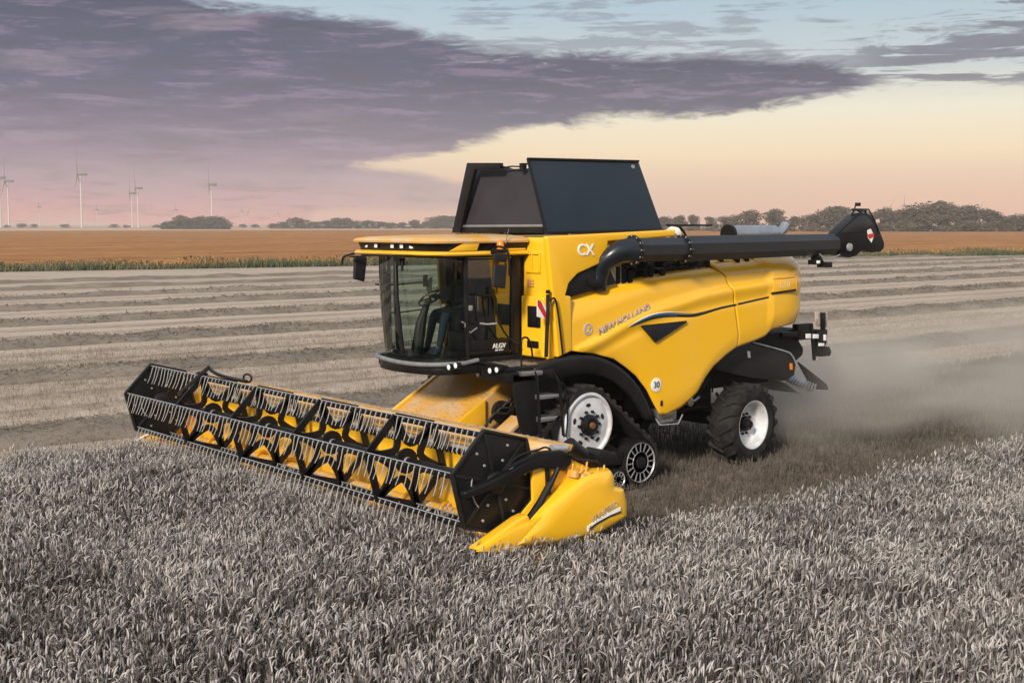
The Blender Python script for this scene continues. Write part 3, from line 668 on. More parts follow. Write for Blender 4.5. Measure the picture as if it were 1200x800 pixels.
for i in range(ns+1):
    yy = y0+(y1-y0)*i/ns; zt0, zb0 = topc(min(yy, 2.76)), botc(yy)
    for j in range(nv+1):
        tt = j/nv; z = zb0+(zt0-zb0)*tt
        ysh = min(yy, y1) + (seam_y(z)-y1)*max(0, (yy-1.6)/(y1-1.6))**2
        zt, zb = topc(min(ysh, 2.76)), botc(min(ysh, 3.3)); z = zb+(zt-zb)*tt if ysh < 3.29 else z
        V.append((xprof(ysh, z, zb, zt, crease(ysh)), ysh, z))
for i in range(ns):
    for j in range(nv): a = i*(nv+1)+j; F.append((a, a+nv+1, a+nv+2, a+1))
sp_ = link('side_panel', np_mesh('side_panel', V, F, M['yellow']), H)
for p in sp_.data.polygons: p.use_smooth = True
md = sp_.modifiers.new('thickness', 'SOLIDIFY'); md.thickness = .03; md.offset = -1
# rear wrap-round hood
plan = smooth_curve([(1.635, 3.30, 0), (1.635, 3.7, 0), (1.63, 4.2, 0), (1.60, 4.62, 0), (1.50, 4.95, 0), (1.32, 5.13, 0), (.95, 5.22, 0), (.0, 5.26, 0), (-.95, 5.22, 0), (-1.32, 5.13, 0), (-1.5, 4.95, 0), (-1.6, 4.6, 0), (-1.63, 3.3, 0)], 8)
V = []; F = []; nv = 36
botr = lambda y: float(np.interp(y, [3.3, 3.75, 4.02, 4.14, 4.2, 5.2], [1.965, 2.04, 2.10, 2.18, 2.20, 2.30]))
topr = lambda y: float(np.interp(y, [2.76, 3.6, 4.2, 5.2], [3.285, 3.33, 3.38, 3.42]))
def rear_pt(p, tt):
    y = p.y; zb, zt = botr(y), topr(y); z = zb+(zt-zb)*tt
    zc = crease(min(y, 3.98)); s = 0
    if z > zc: s = .045*min(1, (z-zc)/.05); q = (z-zc)/max(.1, zt-zc); s += .02*q+.15*max(0, q-.45)**2/.3
    else: q = zc-z; s = -.020*math.exp(-((q-.06)/.07)**2)+.012*math.exp(-((q-.22)/.07)**2)
    q2 = (z-zb)/.3
    if q2 < 1: s += .04*(1-q2)**2
    if y > 4.03: s = s*.25 + .16*max(0, (tt-.72)/.28)**2 + .06*max(0, (.25-tt)/.25)**2 - .03
    f = 1-s/1.63
    yy = y - (s if p.x < 1.4 and p.x > -1.4 else s*.5)
    if abs(y-3.30) < .12: yy = y + (seam_y(z)+.012-3.30)*(1-abs(y-3.30)/.12)
    if y < 3.9: yy = y + (seam_y(z)+.012-3.30)*(1-(y-3.3)/.6)
    return (p.x*f, yy, z)
for p in plan:
    for j in range(nv+1): V.append(rear_pt(p, j/nv))
for i in range(len(plan)-1):
    for j in range(nv): a = i*(nv+1)+j; F.append((a, a+nv+1, a+nv+2, a+1))
rh = link('rear_hood', np_mesh('rear_hood', V, F, M['yellow']), H)
for p in rh.data.polygons: p.use_smooth = True
md = rh.modifiers.new('thickness', 'SOLIDIFY'); md.thickness = .03; md.offset = -1
# sloped top of the rear hood
tp = [rear_pt(p, 1) for p in plan]; mb = MB(); k = len(tp)
mid_ = [(x*.82, min(y, 4.9) if abs(x) < 1.4 else y, z+.07) for x, y, z in tp]
mb.add(tp+mid_, [(i, i+1, k+i+1, k+i) for i in range(k-1)]+[tuple(range(k, 2*k))]); part(mb, 'hood_top', 'yellow_dusty')
# recessed badge plate on the hood
bp = [(1.665, 4.080, 3.008), (1.665, 4.663, 3.027), (1.665, 4.680, 2.830), (1.665, 4.086, 2.794)]
part(MB().prism([(p[0]-.03, p[1], p[2]) for p in bp], (.035, 0, 0)), 'badge_plate', 'yellow', bevel=.01)
part(MB().bar((1.655, bp[0][1], bp[0][2]+.02), (1.655, bp[1][1], bp[1][2]+.02), .03, .03).bar((1.655, bp[1][1]+.02, bp[1][2]), (1.655, bp[2][1]+.02, bp[2][2]-.02), .03, .03), 'badge_surround', 'yellow_worn', bevel=.01)
part(MB().prism([(1.675, 4.052, 2.810), (1.675, 4.667, 2.845), (1.675, 4.668, 2.810), (1.675, 4.053, 2.775)], (-.02, 0, 0)), 'badge_plate_shadow_gap', 'black')
# badge lettering is only a faint pale print: short bars
bcy = sum(p[1] for p in bp)/4; bcz = sum(p[2] for p in bp)/4
t = text_mesh('8.90', .15, .002, False); place_text(t, 'badge_lettering', M['badge_print'], H, (1.674, bcy, bcz), (0, 1, 0.02), (0, 0, 1))
# decals on the side panel
def on_panel(y, z, out=.006):
    if y < 3.27: x = xprof(y, z, botc(y), topc(min(y, 2.76)), crease(y))
    else: zc = crease(min(y, 3.98)); q = zc-z; x = 1.635+(.020*math.exp(-((q-.06)/.07)**2) - .012*math.exp(-((q-.22)/.07)**2)) if z < zc else 1.59
    return (x+out, y, z)
def stripe(name, pts, wid, m):
    c = smooth_curve(pts, 7); V = []; F = []
    for i, p in enumerate(c):
        w = np.interp(i/(len(c)-1), np.linspace(0, 1, len(wid)), wid)/2
        V += [on_panel(p.y, p.z+w), on_panel(p.y, p.z-w)]
    for i in range(len(c)-1): a = 2*i; F.append((a, a+1, a+3, a+2))
    o = link(name, np_mesh(name, V, F, M[m]), H); md = o.modifiers.new('thickness', 'SOLIDIFY'); md.thickness = .003; return o
sp1 = [(1.650, 0.838, 2.414), (1.650, 1.049, 2.478), (1.650, 1.318, 2.535), (1.650, 1.592, 2.548), (1.650, 1.871, 2.535)]
sp2 = [(1.650, 1.871, 2.535), (1.650, 2.194, 2.520), (1.650, 2.465, 2.547), (1.650, 2.840, 2.604), (1.650, 3.224, 2.642)]
sp3 = [(1.650, 3.254, 2.647), (1.650, 3.659, 2.692), (1.650, 4.085, 2.738)]
stripe('pinstripe', sp1, (.005, .05, .07, .06, .05), 'decal_b'); stripe('pinstripe', sp2, (.05, .05, .035, .03), 'decal_k'); stripe('pinstripe', sp3, (.03, .028), 'decal_k')
sp0 = [(1.650, 0.786, 2.410), (1.650, 1.049, 2.510), (1.650, 1.317, 2.573), (1.650, 1.591, 2.590), (1.650, 1.870, 2.578), (1.650, 2.194, 2.561)]
stripe('pinstripe', sp0, (.004, .02, .025, .02, .012, .002), 'decal_w')
tw = [(1.660, 1.076, 2.415), (1.660, 2.032, 2.437), (1.660, 1.358, 2.165)]
part(MB().prism([(p[0]-.05, p[1], p[2]) for p in tw], (.065, 0, 0)), 'panel_vent', 'decal_k', bevel=.008)
tf = MB()
for a_, b_ in ((0, 1), (1, 2), (2, 0)): tf.bar((1.668, tw[a_][1], tw[a_][2]), (1.668, tw[b_][1], tw[b_][2]), .022, .02, (1, 0, 0))
part(tf, 'vent_frame', 'plastic', bevel=.004)
sg = [(1.640, 1.416, 1.514)][0]
part(MB().lathe([(0, .105), (.012, .105), (.014, .098)], (on_panel(sg[1], sg[2])[0]-.008, sg[1], sg[2]), 'X', 32), 'speed_plate', 'decal_w')
t = text_mesh('30', .13, .002, True); place_text(t, 'speed_plate_number', M['decal_k'], H, (on_panel(sg[1], sg[2])[0]+.009, sg[1], sg[2]), (0, 1, 0), (0, 0, 1))
n0 = [(1.600, 0.235, 2.368), (1.600, 1.277, 2.692)]; d_ = Vector(n0[1])-Vector(n0[0])
t = text_mesh('NEW HOLLAND', .145, .007, True)
bb = [v.co.x for v in t.vertices]; sc_ = d_.length/(max(bb)-min(bb)); t.transform(Matrix.Scale(sc_, 4, (1, 0, 0)))
mid0 = (Vector(n0[0])+Vector(n0[1]))/2
place_text(t, 'maker_lettering', M['decal_s'], H, (on_panel(mid0.y, mid0.z)[0]+.026, mid0.y, mid0.z), (on_panel(n0[1][1], n0[1][2])[0]-on_panel(n0[0][1], n0[0][2])[0], d_.y, d_.z), (0, -d_.z, d_.y))
em = [(1.600, 0.059, 2.414)][0]; ex = on_panel(em[1], em[2])[0]
part(MB().lathe([(0, .085), (.01, .085), (.014, .075), (.008, .068), (.008, .0)], (ex-.004, em[1], em[2]), 'X', 28), 'maker_emblem', 'decal_s')
part(MB().prism([(ex+.008, em[1]+a_, em[2]+b_) for a_, b_ in ((-.045, -.035), (-.01, .01), (-.04, .045), (.045, .035), (.01, -.005), (.045, -.045))], (.004, 0, 0)), 'emblem_leaf', 'yellow', bevel=0)
bx('panel_latch', (1.615, 1.52, 1.19), (1.645, 1.56, 1.27), 'black', bev=.008)
# ---- fender liner over the track
ar = smooth_curve([(0, -.95, 1.93), (0, -.62, 2.02), (0, -.2, 2.06), (0, .25, 2.02), (0, .7, 1.84), (0, 1.1, 1.52), (0, 1.42, 1.05)], 6)
V = []; F = []
for i, p in enumerate(ar):
    t_ = (ar[min(i+1, len(ar)-1)]-ar[max(i-1, 0)]).normalized(); nn = Vector((0, -t_.z, t_.y))
    fl = np.interp(i/(len(ar)-1), [0, .2, .5, .8, 1], [.22, .30, .26, .2, .12])
    V += [(1.0, p.y, p.z), (1.57, p.y, p.z), (1.60, p.y-nn.y*.02, p.z-nn.z*.02), (1.60, p.y-nn.y*.06, p.z-nn.z*.06), (1.57, p.y-nn.y*fl, p.z-nn.z*fl), (1.50, p.y-nn.y*(fl+.02), p.z-nn.z*(fl+.02))]
for i in range(len(ar)-1):
    for j in range(5): a = i*6+j; F.append((a, a+1, a+7, a+6))
fd = link('fender', np_mesh('fender', V, F, M['plastic']), H)
for p in fd.data.polygons: p.use_smooth = True
md = fd.modifiers.new('thickness', 'SOLIDIFY'); md.thickness = .02

# ---- tracks
def track(x_in, x_out, sx):
    cs = [(0, 1.06, .50), (1.03, .40, .36), (-1.03, .40, .36)]
    # outer hull of the three wheels
    pts = []
    def arc(c, a0, a1, n):
        for i in range(n+1): a = R(a0+(a1-a0)*i/n); pts.append((c[0]+math.cos(a)*c[2], c[1]+math.sin(a)*c[2]))
    sl_ = math.degrees(math.atan2(.66, 1.03)); off = math.degrees(math.asin(.14/math.hypot(1.03, .66)))
    na1 = 90-sl_-off
    arc(cs[0], 180-na1, na1, 14); arc(cs[1], na1, -90, 14)
    for q in (.6, .2, -.2, -.6): pts.append((q, .04))
    arc(cs[2], 270, 180-na1, 14)
    pts = [p for i, p in enumerate(pts) if i == 0 or (Vector(p)-Vector(pts[i-1])).length > 1e-3]
    if (Vector(pts[0])-Vector(pts[-1])).length < 1e-3: pts.pop()
    P = [Vector((0, a, b)) for a, b in pts]; n = len(P); mb = MB(); V = []; F = []
    for i in range(n):
        t_ = (P[(i+1) % n]-P[i-1]).normalized(); nn = Vector((0, t_.z, -t_.y))
        if nn.dot(P[i]-Vector((0, 0, .6))) < 0: nn = -nn
        for x, o in ((x_in, -.02), (x_out, -.02), (x_out, .03), (x_in, .03)): V.append((x, P[i].y+nn.y*o, P[i].z+nn.z*o))
    for i in range(n):
        for j in range(4): F.append((i*4+j, i*4+(j+1) % 4, ((i+1) % n)*4+(j+1) % 4, ((i+1) % n)*4+j))
    mb.add(V, F); belt = part(mb, 'track_belt', 'rubber')
    # lugs at even steps round the belt
    L = [0]
    for i in range(n): L.append(L[-1]+(P[(i+1) % n]-P[i]).length)
    m_ = 44; lug = MB().prism([(-.30, -.05, 0), (0, -.02, 0), (.30, -.07, 0), (.30, -.01, 0), (0, .04, 0), (-.30, .01, 0)], (0, 0, .045)); lme = lug.mesh('track_lug', bevel=.008, bseg=1); lme.materials.append(M['rubber'])
    for q in range(m_):
        s = L[-1]*q/m_; i = max(j for j in range(n) if L[j] <= s+1e-6); f_ = (s-L[i])/max(1e-6, L[i+1]-L[i]); a = P[i]; b = P[(i+1) % n]; c = a.lerp(b, f_)
        t_ = (b-a).normalized(); nn = Vector((0, t_.z, -t_.y))
        if nn.dot(c-Vector((0, 0, .6))) < 0: nn = -nn
        o = link('track_lug', lme, belt); yv = nn.cross(Vector((1, 0, 0)))
        o.matrix_local = Matrix(((1, yv.x, nn.x, (x_in+x_out)/2), (0, yv.y, nn.y, c.y+nn.y*.028), (0, yv.z, nn.z, c.z+nn.z*.028), (0, 0, 0, 1)))
    # drive wheel
    xo = x_out*1.0 if sx > 0 else x_in; s = sx
    dw = part(MB().lathe([(-.50*s, .47), (-.02*s, .47), (0, .45), (0, .425), (-.035*s, .42), (-.045*s, .40), (-.02*s, .30), (-.03*s, .2), (-.03*s, .0)], (xo, 0, 1.06), 'X', 48), 'drive_wheel', 'white')
    part(MB().lathe([(-.04*s, .155), (.03*s, .15), (.04*s, .12), (.05*s, .11)], (xo, 0, 1.06), 'X', 28), 'wheel_hub', 'black', dw)
    part(MB().lathe([(.04*s, .05), (.08*s, .045), (.085*s, .0)], (xo, 0, 1.06), 'X', 16), 'hub_cap', 'brass', dw)
    bm_ = MB().lathe([(0, .022), (.035*s, .022), (.04*s, .012)], (0, 0, 0), 'X', 6).mesh('wheel_bolt'); bm_.materials.append(M['black'])
    for i in range(10):
        a = i*math.pi/5; link('wheel_bolt', bm_, dw, loc=(xo-.025*s, math.cos(a)*.195, 1.06+math.sin(a)*.195))
    sm = MB().lathe([(-.006*s, .032), (.006*s, .032)], (0, 0, 0), 'X', 14).mesh('hand_hole'); sm.materials.append(M['decal_k'])
    for i in range(5):
        a = i*2*math.pi/5+R(20); link('hand_hole', sm, dw, loc=(xo-.022*s, math.cos(a)*.285, 1.06+math.sin(a)*.285), rot=(a, 0, 0), sc=(1, .8, 1.4))
    # idlers
    for cy, cz, rr in ((1.03, .40, .31), (-1.03, .40, .31)):
        w = part(MB().lathe([(-.45*s, rr+.02), (0, rr+.02), (.01*s, rr-.01), (-.03*s, rr-.03), (-.05*s, .1)], (xo, cy, cz), 'X', 36), 'idler_wheel', 'dark')
        part(MB().lathe([(.0, rr-.012), (.02*s, rr-.018), (.0, rr-.028)], (xo, cy, cz), 'X', 40), 'idler_rim', 'steel', w)
        part(MB().lathe([(-.02*s, .165), (.012*s, .16), (-.02*s, .148)], (xo, cy, cz), 'X', 30), 'hub_ring', 'steel', w)
        part(MB().lathe([(-.05*s, .10), (.04*s, .085), (.05*s, .03), (.05*s, 0)], (xo, cy, cz), 'X', 16), 'idler_hub', 'black', w)
        for i in range(16):
            a = i*math.pi/8; part(MB().bar((xo-.005*s, cy+math.cos(a)*.16, cz+math.sin(a)*.16), (xo+.005*s, cy+math.cos(a)*(rr-.02), cz+math.sin(a)*(rr-.02)), .016, .018, (1, 0, 0)), 'spoke', 'steel', w)
    for cy in (.58, 0, -.58):
        w = part(MB().lathe([(-.45*s, .15), (0, .15), (.01*s, .13), (-.02*s, .04)], (xo, cy, .20), 'X', 24), 'track_roller', 'dark')
        part(MB().lathe([(.0, .125), (.018*s, .12), (.0, .108)], (xo, cy, .20), 'X', 24), 'roller_rim', 'steel', w)
        for i in range(10):
            a = i*math.pi/5; part(MB().bar((xo+.005*s, cy+math.cos(a)*.05, .2+math.sin(a)*.05), (xo+.008*s, cy+math.cos(a)*.115, .2+math.sin(a)*.115), .008, .012, (1, 0, 0)), 'spoke', 'steel', w)
    fr_ = MB().prism([(xo-.25*s, -.85, .42), (xo-.25*s, -.2, .75), (xo-.25*s, .35, .85), (xo-.25*s, .9, .48), (xo-.25*s, .75, .32), (xo-.25*s, -.75, .30)], (.12*s, 0, 0)).box((xo-.1*s, .16, .50), (xo-.04*s, .62, .62)).bar((xo-.06*s, .2, .55), (xo-.06*s, .7, .5), .07, .2)
    part(fr_, 'track_frame', 'dark', bevel=.02)
track(1.06, 1.70, 1)
track(-1.70, -1.06, -1)
# ---- rear wheels
def rear_wheel(xc, s, steer):
    w = .46; Rr = .66
    t = part(MB().lathe([(-w/2*s, .40), (-w/2*s-.02*s, .46), (-w/2*s+.0*s, .58), (-w/2*s+.05*s, .625), (0, .635), (w/2*s-.05*s, .625), (w/2*s, .58), (w/2*s+.02*s, .46), (w/2*s, .40), (w/2*s-.03*s, .385)], (0, 0, 0), 'X', 56, True), 'rear_tyre', 'rubber')
    t.location = (xc, 3.74, .67); t.rotation_euler = (0, 0, steer)
    lm = MB()
    lm.add([(0, -.022, .615), (0, .022, .615), (.245*s, .10, .575), (.245*s, .165, .575), (0, -.018, .668), (0, .018, .668), (.235*s, .108, .655), (.235*s, .158, .655), (.262*s, .13, .50), (.262*s, .19, .49)],
           [(0, 2, 3, 1), (4, 5, 7, 6), (0, 4, 6, 2), (1, 3, 7, 5), (0, 1, 5, 4), (2, 6, 8), (3, 9, 7), (6, 7, 9, 8), (2, 8, 9, 3)])
    me1 = lm.mesh('tyre_lug', bevel=.006, bseg=1); me1.materials.append(M['rubber'])
    for i in range(18):
        for q in (0, 1):
            o = link('tyre_lug', me1, t); o.rotation_euler = (R(20*i+10*q), 0, 0)
            if q: o.scale = (-1, 1, 1)
    rm = part(MB().lathe([(w/2*s-.02*s, .40), (w/2*s, .395), (w/2*s-.01*s, .375), (w/2*s-.05*s, .36), (w/2*s-.12*s, .35), (w/2*s-.20*s, .345), (w/2*s-.22*s, .30), (w/2*s-.20*s, .2), (w/2*s-.2*s, 0)], (0, 0, 0), 'X', 44, True), 'rim', 'white', t)
    hb_ = part(MB().lathe([(w/2*s-.22*s, .13), (w/2*s-.14*s, .12), (w/2*s-.13*s, .07), (w/2*s-.06*s, .06), (w/2*s-.06*s, 0)], (0, 0, 0), 'X', 20), 'hub', 'black', t)
    bb_ = MB()
    for i in range(10): a = i*math.pi/5; bb_.lathe([(w/2*s-.21*s, .02), (w/2*s-.16*s, .02), (w/2*s-.155*s, .01)], (0, math.cos(a)*.165, math.sin(a)*.165), 'X', 6)
    part(bb_, 'wheel_nuts', 'black', t)
rear_wheel(1.36, 1, R(4)); rear_wheel(-1.36, -1, R(4))

# ---- grain tank covers (raised)
lid = [(1.480, -0.639, 3.771), (1.480, 1.696, 3.804)]; lt = [(1.100, -0.650, 4.815), (1.100, 1.542, 4.848)]
part(MB().prism([lid[0], lid[1], lt[1], lt[0]], (-.035, 0, -.01)), 'tank_cover', 'tank', bevel=.006)
part(MB().bar((lt[0][0], lt[0][1], lt[0][2]), (lt[1][0], lt[1][1], lt[1][2]), .05, .03).bar(lid[0], lt[0], .03, .03).bar((lid[0][0]+.005, lid[0][1], lid[0][2]+.015), (lid[1][0]+.005, lid[1][1], lid[1][2]+.015), .05, .03), 'cover_edge', 'black', bevel=.004)
part(MB().lathe([(0, .03), (.02, .028)], (1.13, 1.39, 4.76), 'X', 12), 'cover_bolt', 'steel')
yb = -.52
fb0 = [(-0.763, -0.520, 3.783), (1.308, -0.520, 3.793), (1.290, -0.520, 3.912), (0.920, -0.520, 4.695), (-0.274, -0.520, 4.710), (-0.613, -0.520, 3.913)]
fs = part(MB().prism([fb0[0], fb0[1], (fb0[3][0], fb0[3][1]+.12, fb0[3][2]), (fb0[4][0], fb0[4][1]+.12, fb0[4][2])], (0, .03, 0)), 'front_cover_sheet', 'canvas', bevel=.006)
part(MB().bar((fb0[0][0]-.0, yb-.02, fb0[0][2]+.09), (fb0[1][0], yb-.02, fb0[1][2]+.09), .04, .035), 'cover_hinge_rail', 'galv', bevel=.005)
part(MB().bar((fb0[0][0]-.02, yb-.01, fb0[0][2]+.03), (fb0[1][0], yb-.01, fb0[1][2]+.03), .05, .08), 'cover_sill', 'black', bevel=.005)
fl_ = [(-0.733, -0.600, 3.771), (-0.552, -0.600, 3.772), (-0.214, -0.600, 4.618), (-0.172, -0.600, 4.704), (0.426, -0.600, 4.697), (0.426, -0.600, 4.782), (-0.357, -0.600, 4.811)]
part(MB().prism(fl_, (0, .06, 0)), 'far_cover_edge', 'black', bevel=.006)
part(MB().prism([(-.66, -.60, 3.73), (-.66, 1.7, 3.73), (-.56, 1.5, 4.55), (-.56, .24, 4.80), (-.56, -.44, 4.80)], (.035, 0, 0)), 'tank_cover', 'tank', bevel=.006)
part(MB().prism([(-.62, 1.72, 3.74), (1.44, 1.72, 3.74), (1.1, 1.5, 4.60), (-.5, 1.5, 4.60)], (0, .03, 0)), 'rear_cover_sheet', 'canvas', bevel=.006)
rl = [(0.342, -0.500, 4.715), (0.575, -0.500, 4.731), (0.803, -0.500, 4.717), (0.915, -0.500, 4.755), (0.264, -0.500, 4.773)]
part(MB().tube([rl[0], rl[1], rl[2], rl[3]], .012, 6).box((rl[2][0]-.03, -.53, rl[2][2]-.04), (rl[2][0]+.05, -.46, rl[2][2]+.05)), 'cover_stay', 'dark')

# ---- unloading auger
xa = 1.72
def octo(cy, cz, ry, rz): return None
ta = MB(); ax0 = [(1.820, 0.601, 3.658), (1.820, 0.605, 3.378), (1.820, 5.759, 3.728), (1.820, 5.772, 3.398)]
def sect(p, t, ru, rs, n=8):
    t = Vector(t).normalized(); sd = Vector((1, 0, 0)); up = sd.cross(t); out = []
    for j in range(n):
        a = 2*math.pi*(j+.5)/n; out.append(Vector(p)+up*math.sin(a)*ru*1.05+sd*math.cos(a)*rs*1.05)
    return out
def loft(name, secs, m, bev=0, sm=25):
    n = len(secs[0]); V = [q for s in secs for q in s]; F = []
    for i in range(len(secs)-1):
        for j in range(n): F.append((i*n+j, i*n+(j+1) % n, (i+1)*n+(j+1) % n, (i+1)*n+j))
    F += [tuple(range(n)), tuple(range((len(secs)-1)*n, len(secs)*n))]
    return part(MB().add(V, F), name, m, smooth=sm, bevel=bev)
M['auger'] = mat('auger_tube_paint', (.010, .013, .019), .30, var=(.03, .032, .036), vscale=4, vamt=.3)
loft('auger_elbow', [sect((1.47, .37, 2.95), (0, 0, 1), .125, .11, 18), sect((1.48, .37, 3.12), (0, .02, 1), .125, .11, 18), sect((1.52, .375, 3.27), (.2, .12, 1), .135, .12, 18), sect((1.62, .42, 3.37), (.2, .4, 1), .16, .14, 18), sect((1.68, .50, 3.46), (.2, .8, .8), .165, .15, 18), sect((1.74, .60, 3.515), (.2, 1, .35), .17, .16, 18), sect((1.80, .73, 3.535), (0, 1, .0), .17, .165, 18)], 'auger', sm=60)
loft('auger_tube', [sect((1.80, .74, 3.535), (0, 1, 0), .175, .17), sect((1.80, 1.75, 3.535), (0, 1, 0), .175, .17)], 'auger')
loft('auger_tube', [sect((1.80, 1.77, 3.54), (0, 1, .003), .195, .18), sect((1.80, 3.6, 3.555), (0, 1, 0), .185, .17), sect((1.80, 5.45, 3.57), (0, 1, 0), .175, .16)], 'auger')
for y, z in ((.73, 3.535), (1.76, 3.535)):
    part(MB().lathe([(-.012, .215), (.012, .215)], (1.80, y, z), 'Y', 20), 'auger_flange', 'black', bevel=.003)
bt = MB().lathe([(-.025, .012), (.025, .012)], (0, 0, 0), 'Y', 6).mesh('flange_bolt'); bt.materials.append(M['steel'])
for y in (.73, 1.76):
    for i in range(12): a = i*math.pi/6; link('flange_bolt', bt, H, loc=(1.80+math.cos(a)*.20, y, 3.535+math.sin(a)*.20))
# spout: gusseted black end with a rubber snout
so = [(1.900, 5.412, 3.731), (1.900, 5.970, 4.058), (1.900, 6.163, 4.095), (1.900, 6.361, 4.060), (1.900, 6.594, 3.871), (1.900, 6.797, 3.576), (1.900, 6.788, 3.488), (1.900, 6.689, 3.430), (1.900, 6.439, 3.419), (1.900, 6.141, 3.459), (1.900, 5.974, 3.368), (1.900, 5.806, 3.342), (1.900, 5.519, 3.389)]
part(MB().prism([(p[0]-.2, p[1], p[2]) for p in so], (.2, 0, 0)), 'auger_spout', 'black', bevel=.012)
part(MB().prism([(p[0]+.002, p[1], p[2]) for p in [(1.900, 5.481, 3.751), (1.900, 5.971, 4.029), (1.900, 6.164, 4.059), (1.900, 6.314, 4.001), (1.900, 6.418, 3.900), (1.900, 6.152, 3.763)]], (.012, 0, 0)), 'spout_gusset', 'decal_k', bevel=.005)
rw = [(1.910, 6.259, 3.799), (1.910, 6.357, 3.827), (1.910, 6.461, 3.711), (1.910, 6.392, 3.587), (1.910, 6.290, 3.668)]
part(MB().prism(rw, (.006, 0, 0)), 'warning_sticker', 'decal_w'); part(MB().prism([(p[0]+.008, p[1], p[2]) for p in [(1.910, 6.262, 3.726), (1.910, 6.434, 3.754), (1.910, 6.462, 3.696), (1.910, 6.315, 3.653)]], (.004, 0, 0)), 'sticker_band', 'red')
part(MB().tube(smooth_curve([(1.8, 5.95, 4.02), (1.8, 6.05, 4.15), (1.8, 6.2, 4.12), (1.78, 6.35, 4.14), (1.78, 6.45, 4.02), (1.8, 6.55, 3.85)], 5), .018, 6).tube([(1.9, 6.0, 4.08), (1.9, 6.3, 4.16), (1.9, 6.5, 3.95), (1.9, 6.62, 3.75)], .012, 6)
     .tube([(1.72, 6.12, 4.1), (1.72, 6.2, 4.25)], .012, 6), 'spout_cables', 'black')
part(MB().lathe([(-.03, .05), (.03, .05)], (1.74, 6.22, 4.24), 'Z', 12).box((1.69, 6.1, 4.13), (1.8, 6.42, 4.17)), 'spout_camera', 'black', bevel=.008)
part(MB().lathe([(0, .07), (.03, .065), (.035, .0)], (1.95, 5.70, 3.52), 'X', 16), 'spout_pivot', 'steel')
lm_ = MB().box((1.74, 4.95, 3.30), (1.9, 5.02, 3.41)).box((1.72, 4.90, 3.24), (1.86, 5.0, 3.32)).bar((1.8, 5.05, 3.40), (1.8, 5.2, 3.26), .04, .05).box((1.72, 5.14, 3.19), (1.92, 5.30, 3.28))
part(lm_, 'auger_work_lamp', 'black', bevel=.01)
part(MB().box((1.87, 4.93, 3.26), (1.905, 4.99, 3.31)), 'work_lamp_lens', 'glasslamp', bevel=.005)
part(MB().tube(smooth_curve([(1.95, 4.9, 3.42), (1.97, 5.0, 3.36), (1.97, 5.25, 3.36), (1.95, 5.45, 3.40)], 5), .01, 6), 'lamp_cable', 'steel')
# exhaust, intake and rails on the deck
part(MB().lathe([(0, .12), (.12, .14), (.14, .14), (1.15, .14), (1.17, .12)], (1.05, 3.70, 3.745), 'Y', 24), 'exhaust_silencer', 'galv')
part(MB().lathe([(-.02, .155), (.04, .155)], (1.05, 3.68, 3.745), 'Y', 24), 'silencer_band', 'black')
part(MB().tube(smooth_curve([(1.05, 4.85, 3.72), (1.05, 4.98, 3.74), (1.05, 5.10, 3.82), (1.05, 5.17, 3.90)], 5), [.075]*5+[.08]*5+[.085]*6, 14), 'exhaust_tip', 'galv')
part(MB().box((.3, 3.5, 3.4), (1.2, 4.9, 3.62)), 'engine_cover', 'dark', bevel=.03)
part(MB().bar((1.3, 2.0, 3.885), (1.3, 2.95, 3.885), .10, .03), 'deck_rail', 'black', bevel=.004)
part(MB().tube(smooth_curve([(1.35, 2.05, 3.62), (1.35, 2.12, 3.86), (1.35, 2.28, 3.80), (1.35, 2.42, 3.60)], 6), .02, 8).tube([(1.3, 2.2, 3.6), (1.3, 2.22, 3.88)], .02, 6), 'deck_rail_post', 'black')
part(MB().lathe([(-.05, .09), (.0, .11), (.1, .10), (.12, .05)], (1.42, 1.95, 3.76), 'Y', 16), 'beacon_base', 'paper')
# ---- straw chute and spreader at the back
ch = [(1.300, 2.876, 1.731), (1.300, 3.738, 2.006), (1.300, 3.996, 1.977), (1.300, 4.889, 1.765), (1.300, 5.099, 1.664), (1.300, 5.196, 1.526), (1.300, 5.156, 1.339), (1.300, 4.951, 1.267), (1.300, 4.012, 1.384), (1.300, 3.164, 1.573)]
part(MB().prism([(p[0], p[1], p[2]) for p in ch], (-2.6, 0, 0)), 'straw_chute', 'plastic', bevel=.02)
cl = [(1.312, 4.025, 1.976), (1.312, 4.874, 1.774), (1.312, 5.060, 1.690), (1.312, 5.156, 1.574)]
part(MB().tube(smooth_curve(cl, 5), .014, 6), 'chute_edge_strip', 'steel')
part(MB().prism([(1.305, 3.886, 1.844), (1.305, 3.962, 1.832), (1.305, 3.975, 1.725), (1.305, 3.910, 1.730)], (.01, 0, 0)), 'reflector', 'decal_w'); part(MB().prism([(1.305, 5.004, 1.562), (1.305, 5.073, 1.557), (1.305, 5.088, 1.447), (1.305, 5.019, 1.452)], (.01, 0, 0)), 'reflector', 'orange_l')
bk = [(1.150, 4.221, 1.996), (1.150, 5.394, 2.134), (1.150, 5.472, 1.893), (1.150, 5.595, 1.768), (1.150, 5.575, 1.650), (1.150, 5.366, 1.546), (1.150, 4.291, 1.820)]
part(MB().prism(bk, (-2.3, 0, 0)), 'rear_casing', 'dark', bevel=.03)
sd_ = [(1.150, 5.461, 1.539), (1.150, 6.273, 1.088), (1.150, 6.327, 0.977), (1.150, 5.908, 1.027)]
part(MB().prism(sd_, (-.05, 0, 0)), 'deflector_fin', 'black', bevel=.006); part(MB().prism([(p[0]-2.3, p[1], p[2]) for p in sd_], (-.05, 0, 0)), 'deflector_fin', 'black', bevel=.006)
sp4 = [(1.150, 5.144, 1.223), (1.150, 5.374, 1.309), (1.150, 5.929, 1.116), (1.150, 5.885, 0.999), (1.150, 5.573, 0.995)]
mb = MB()
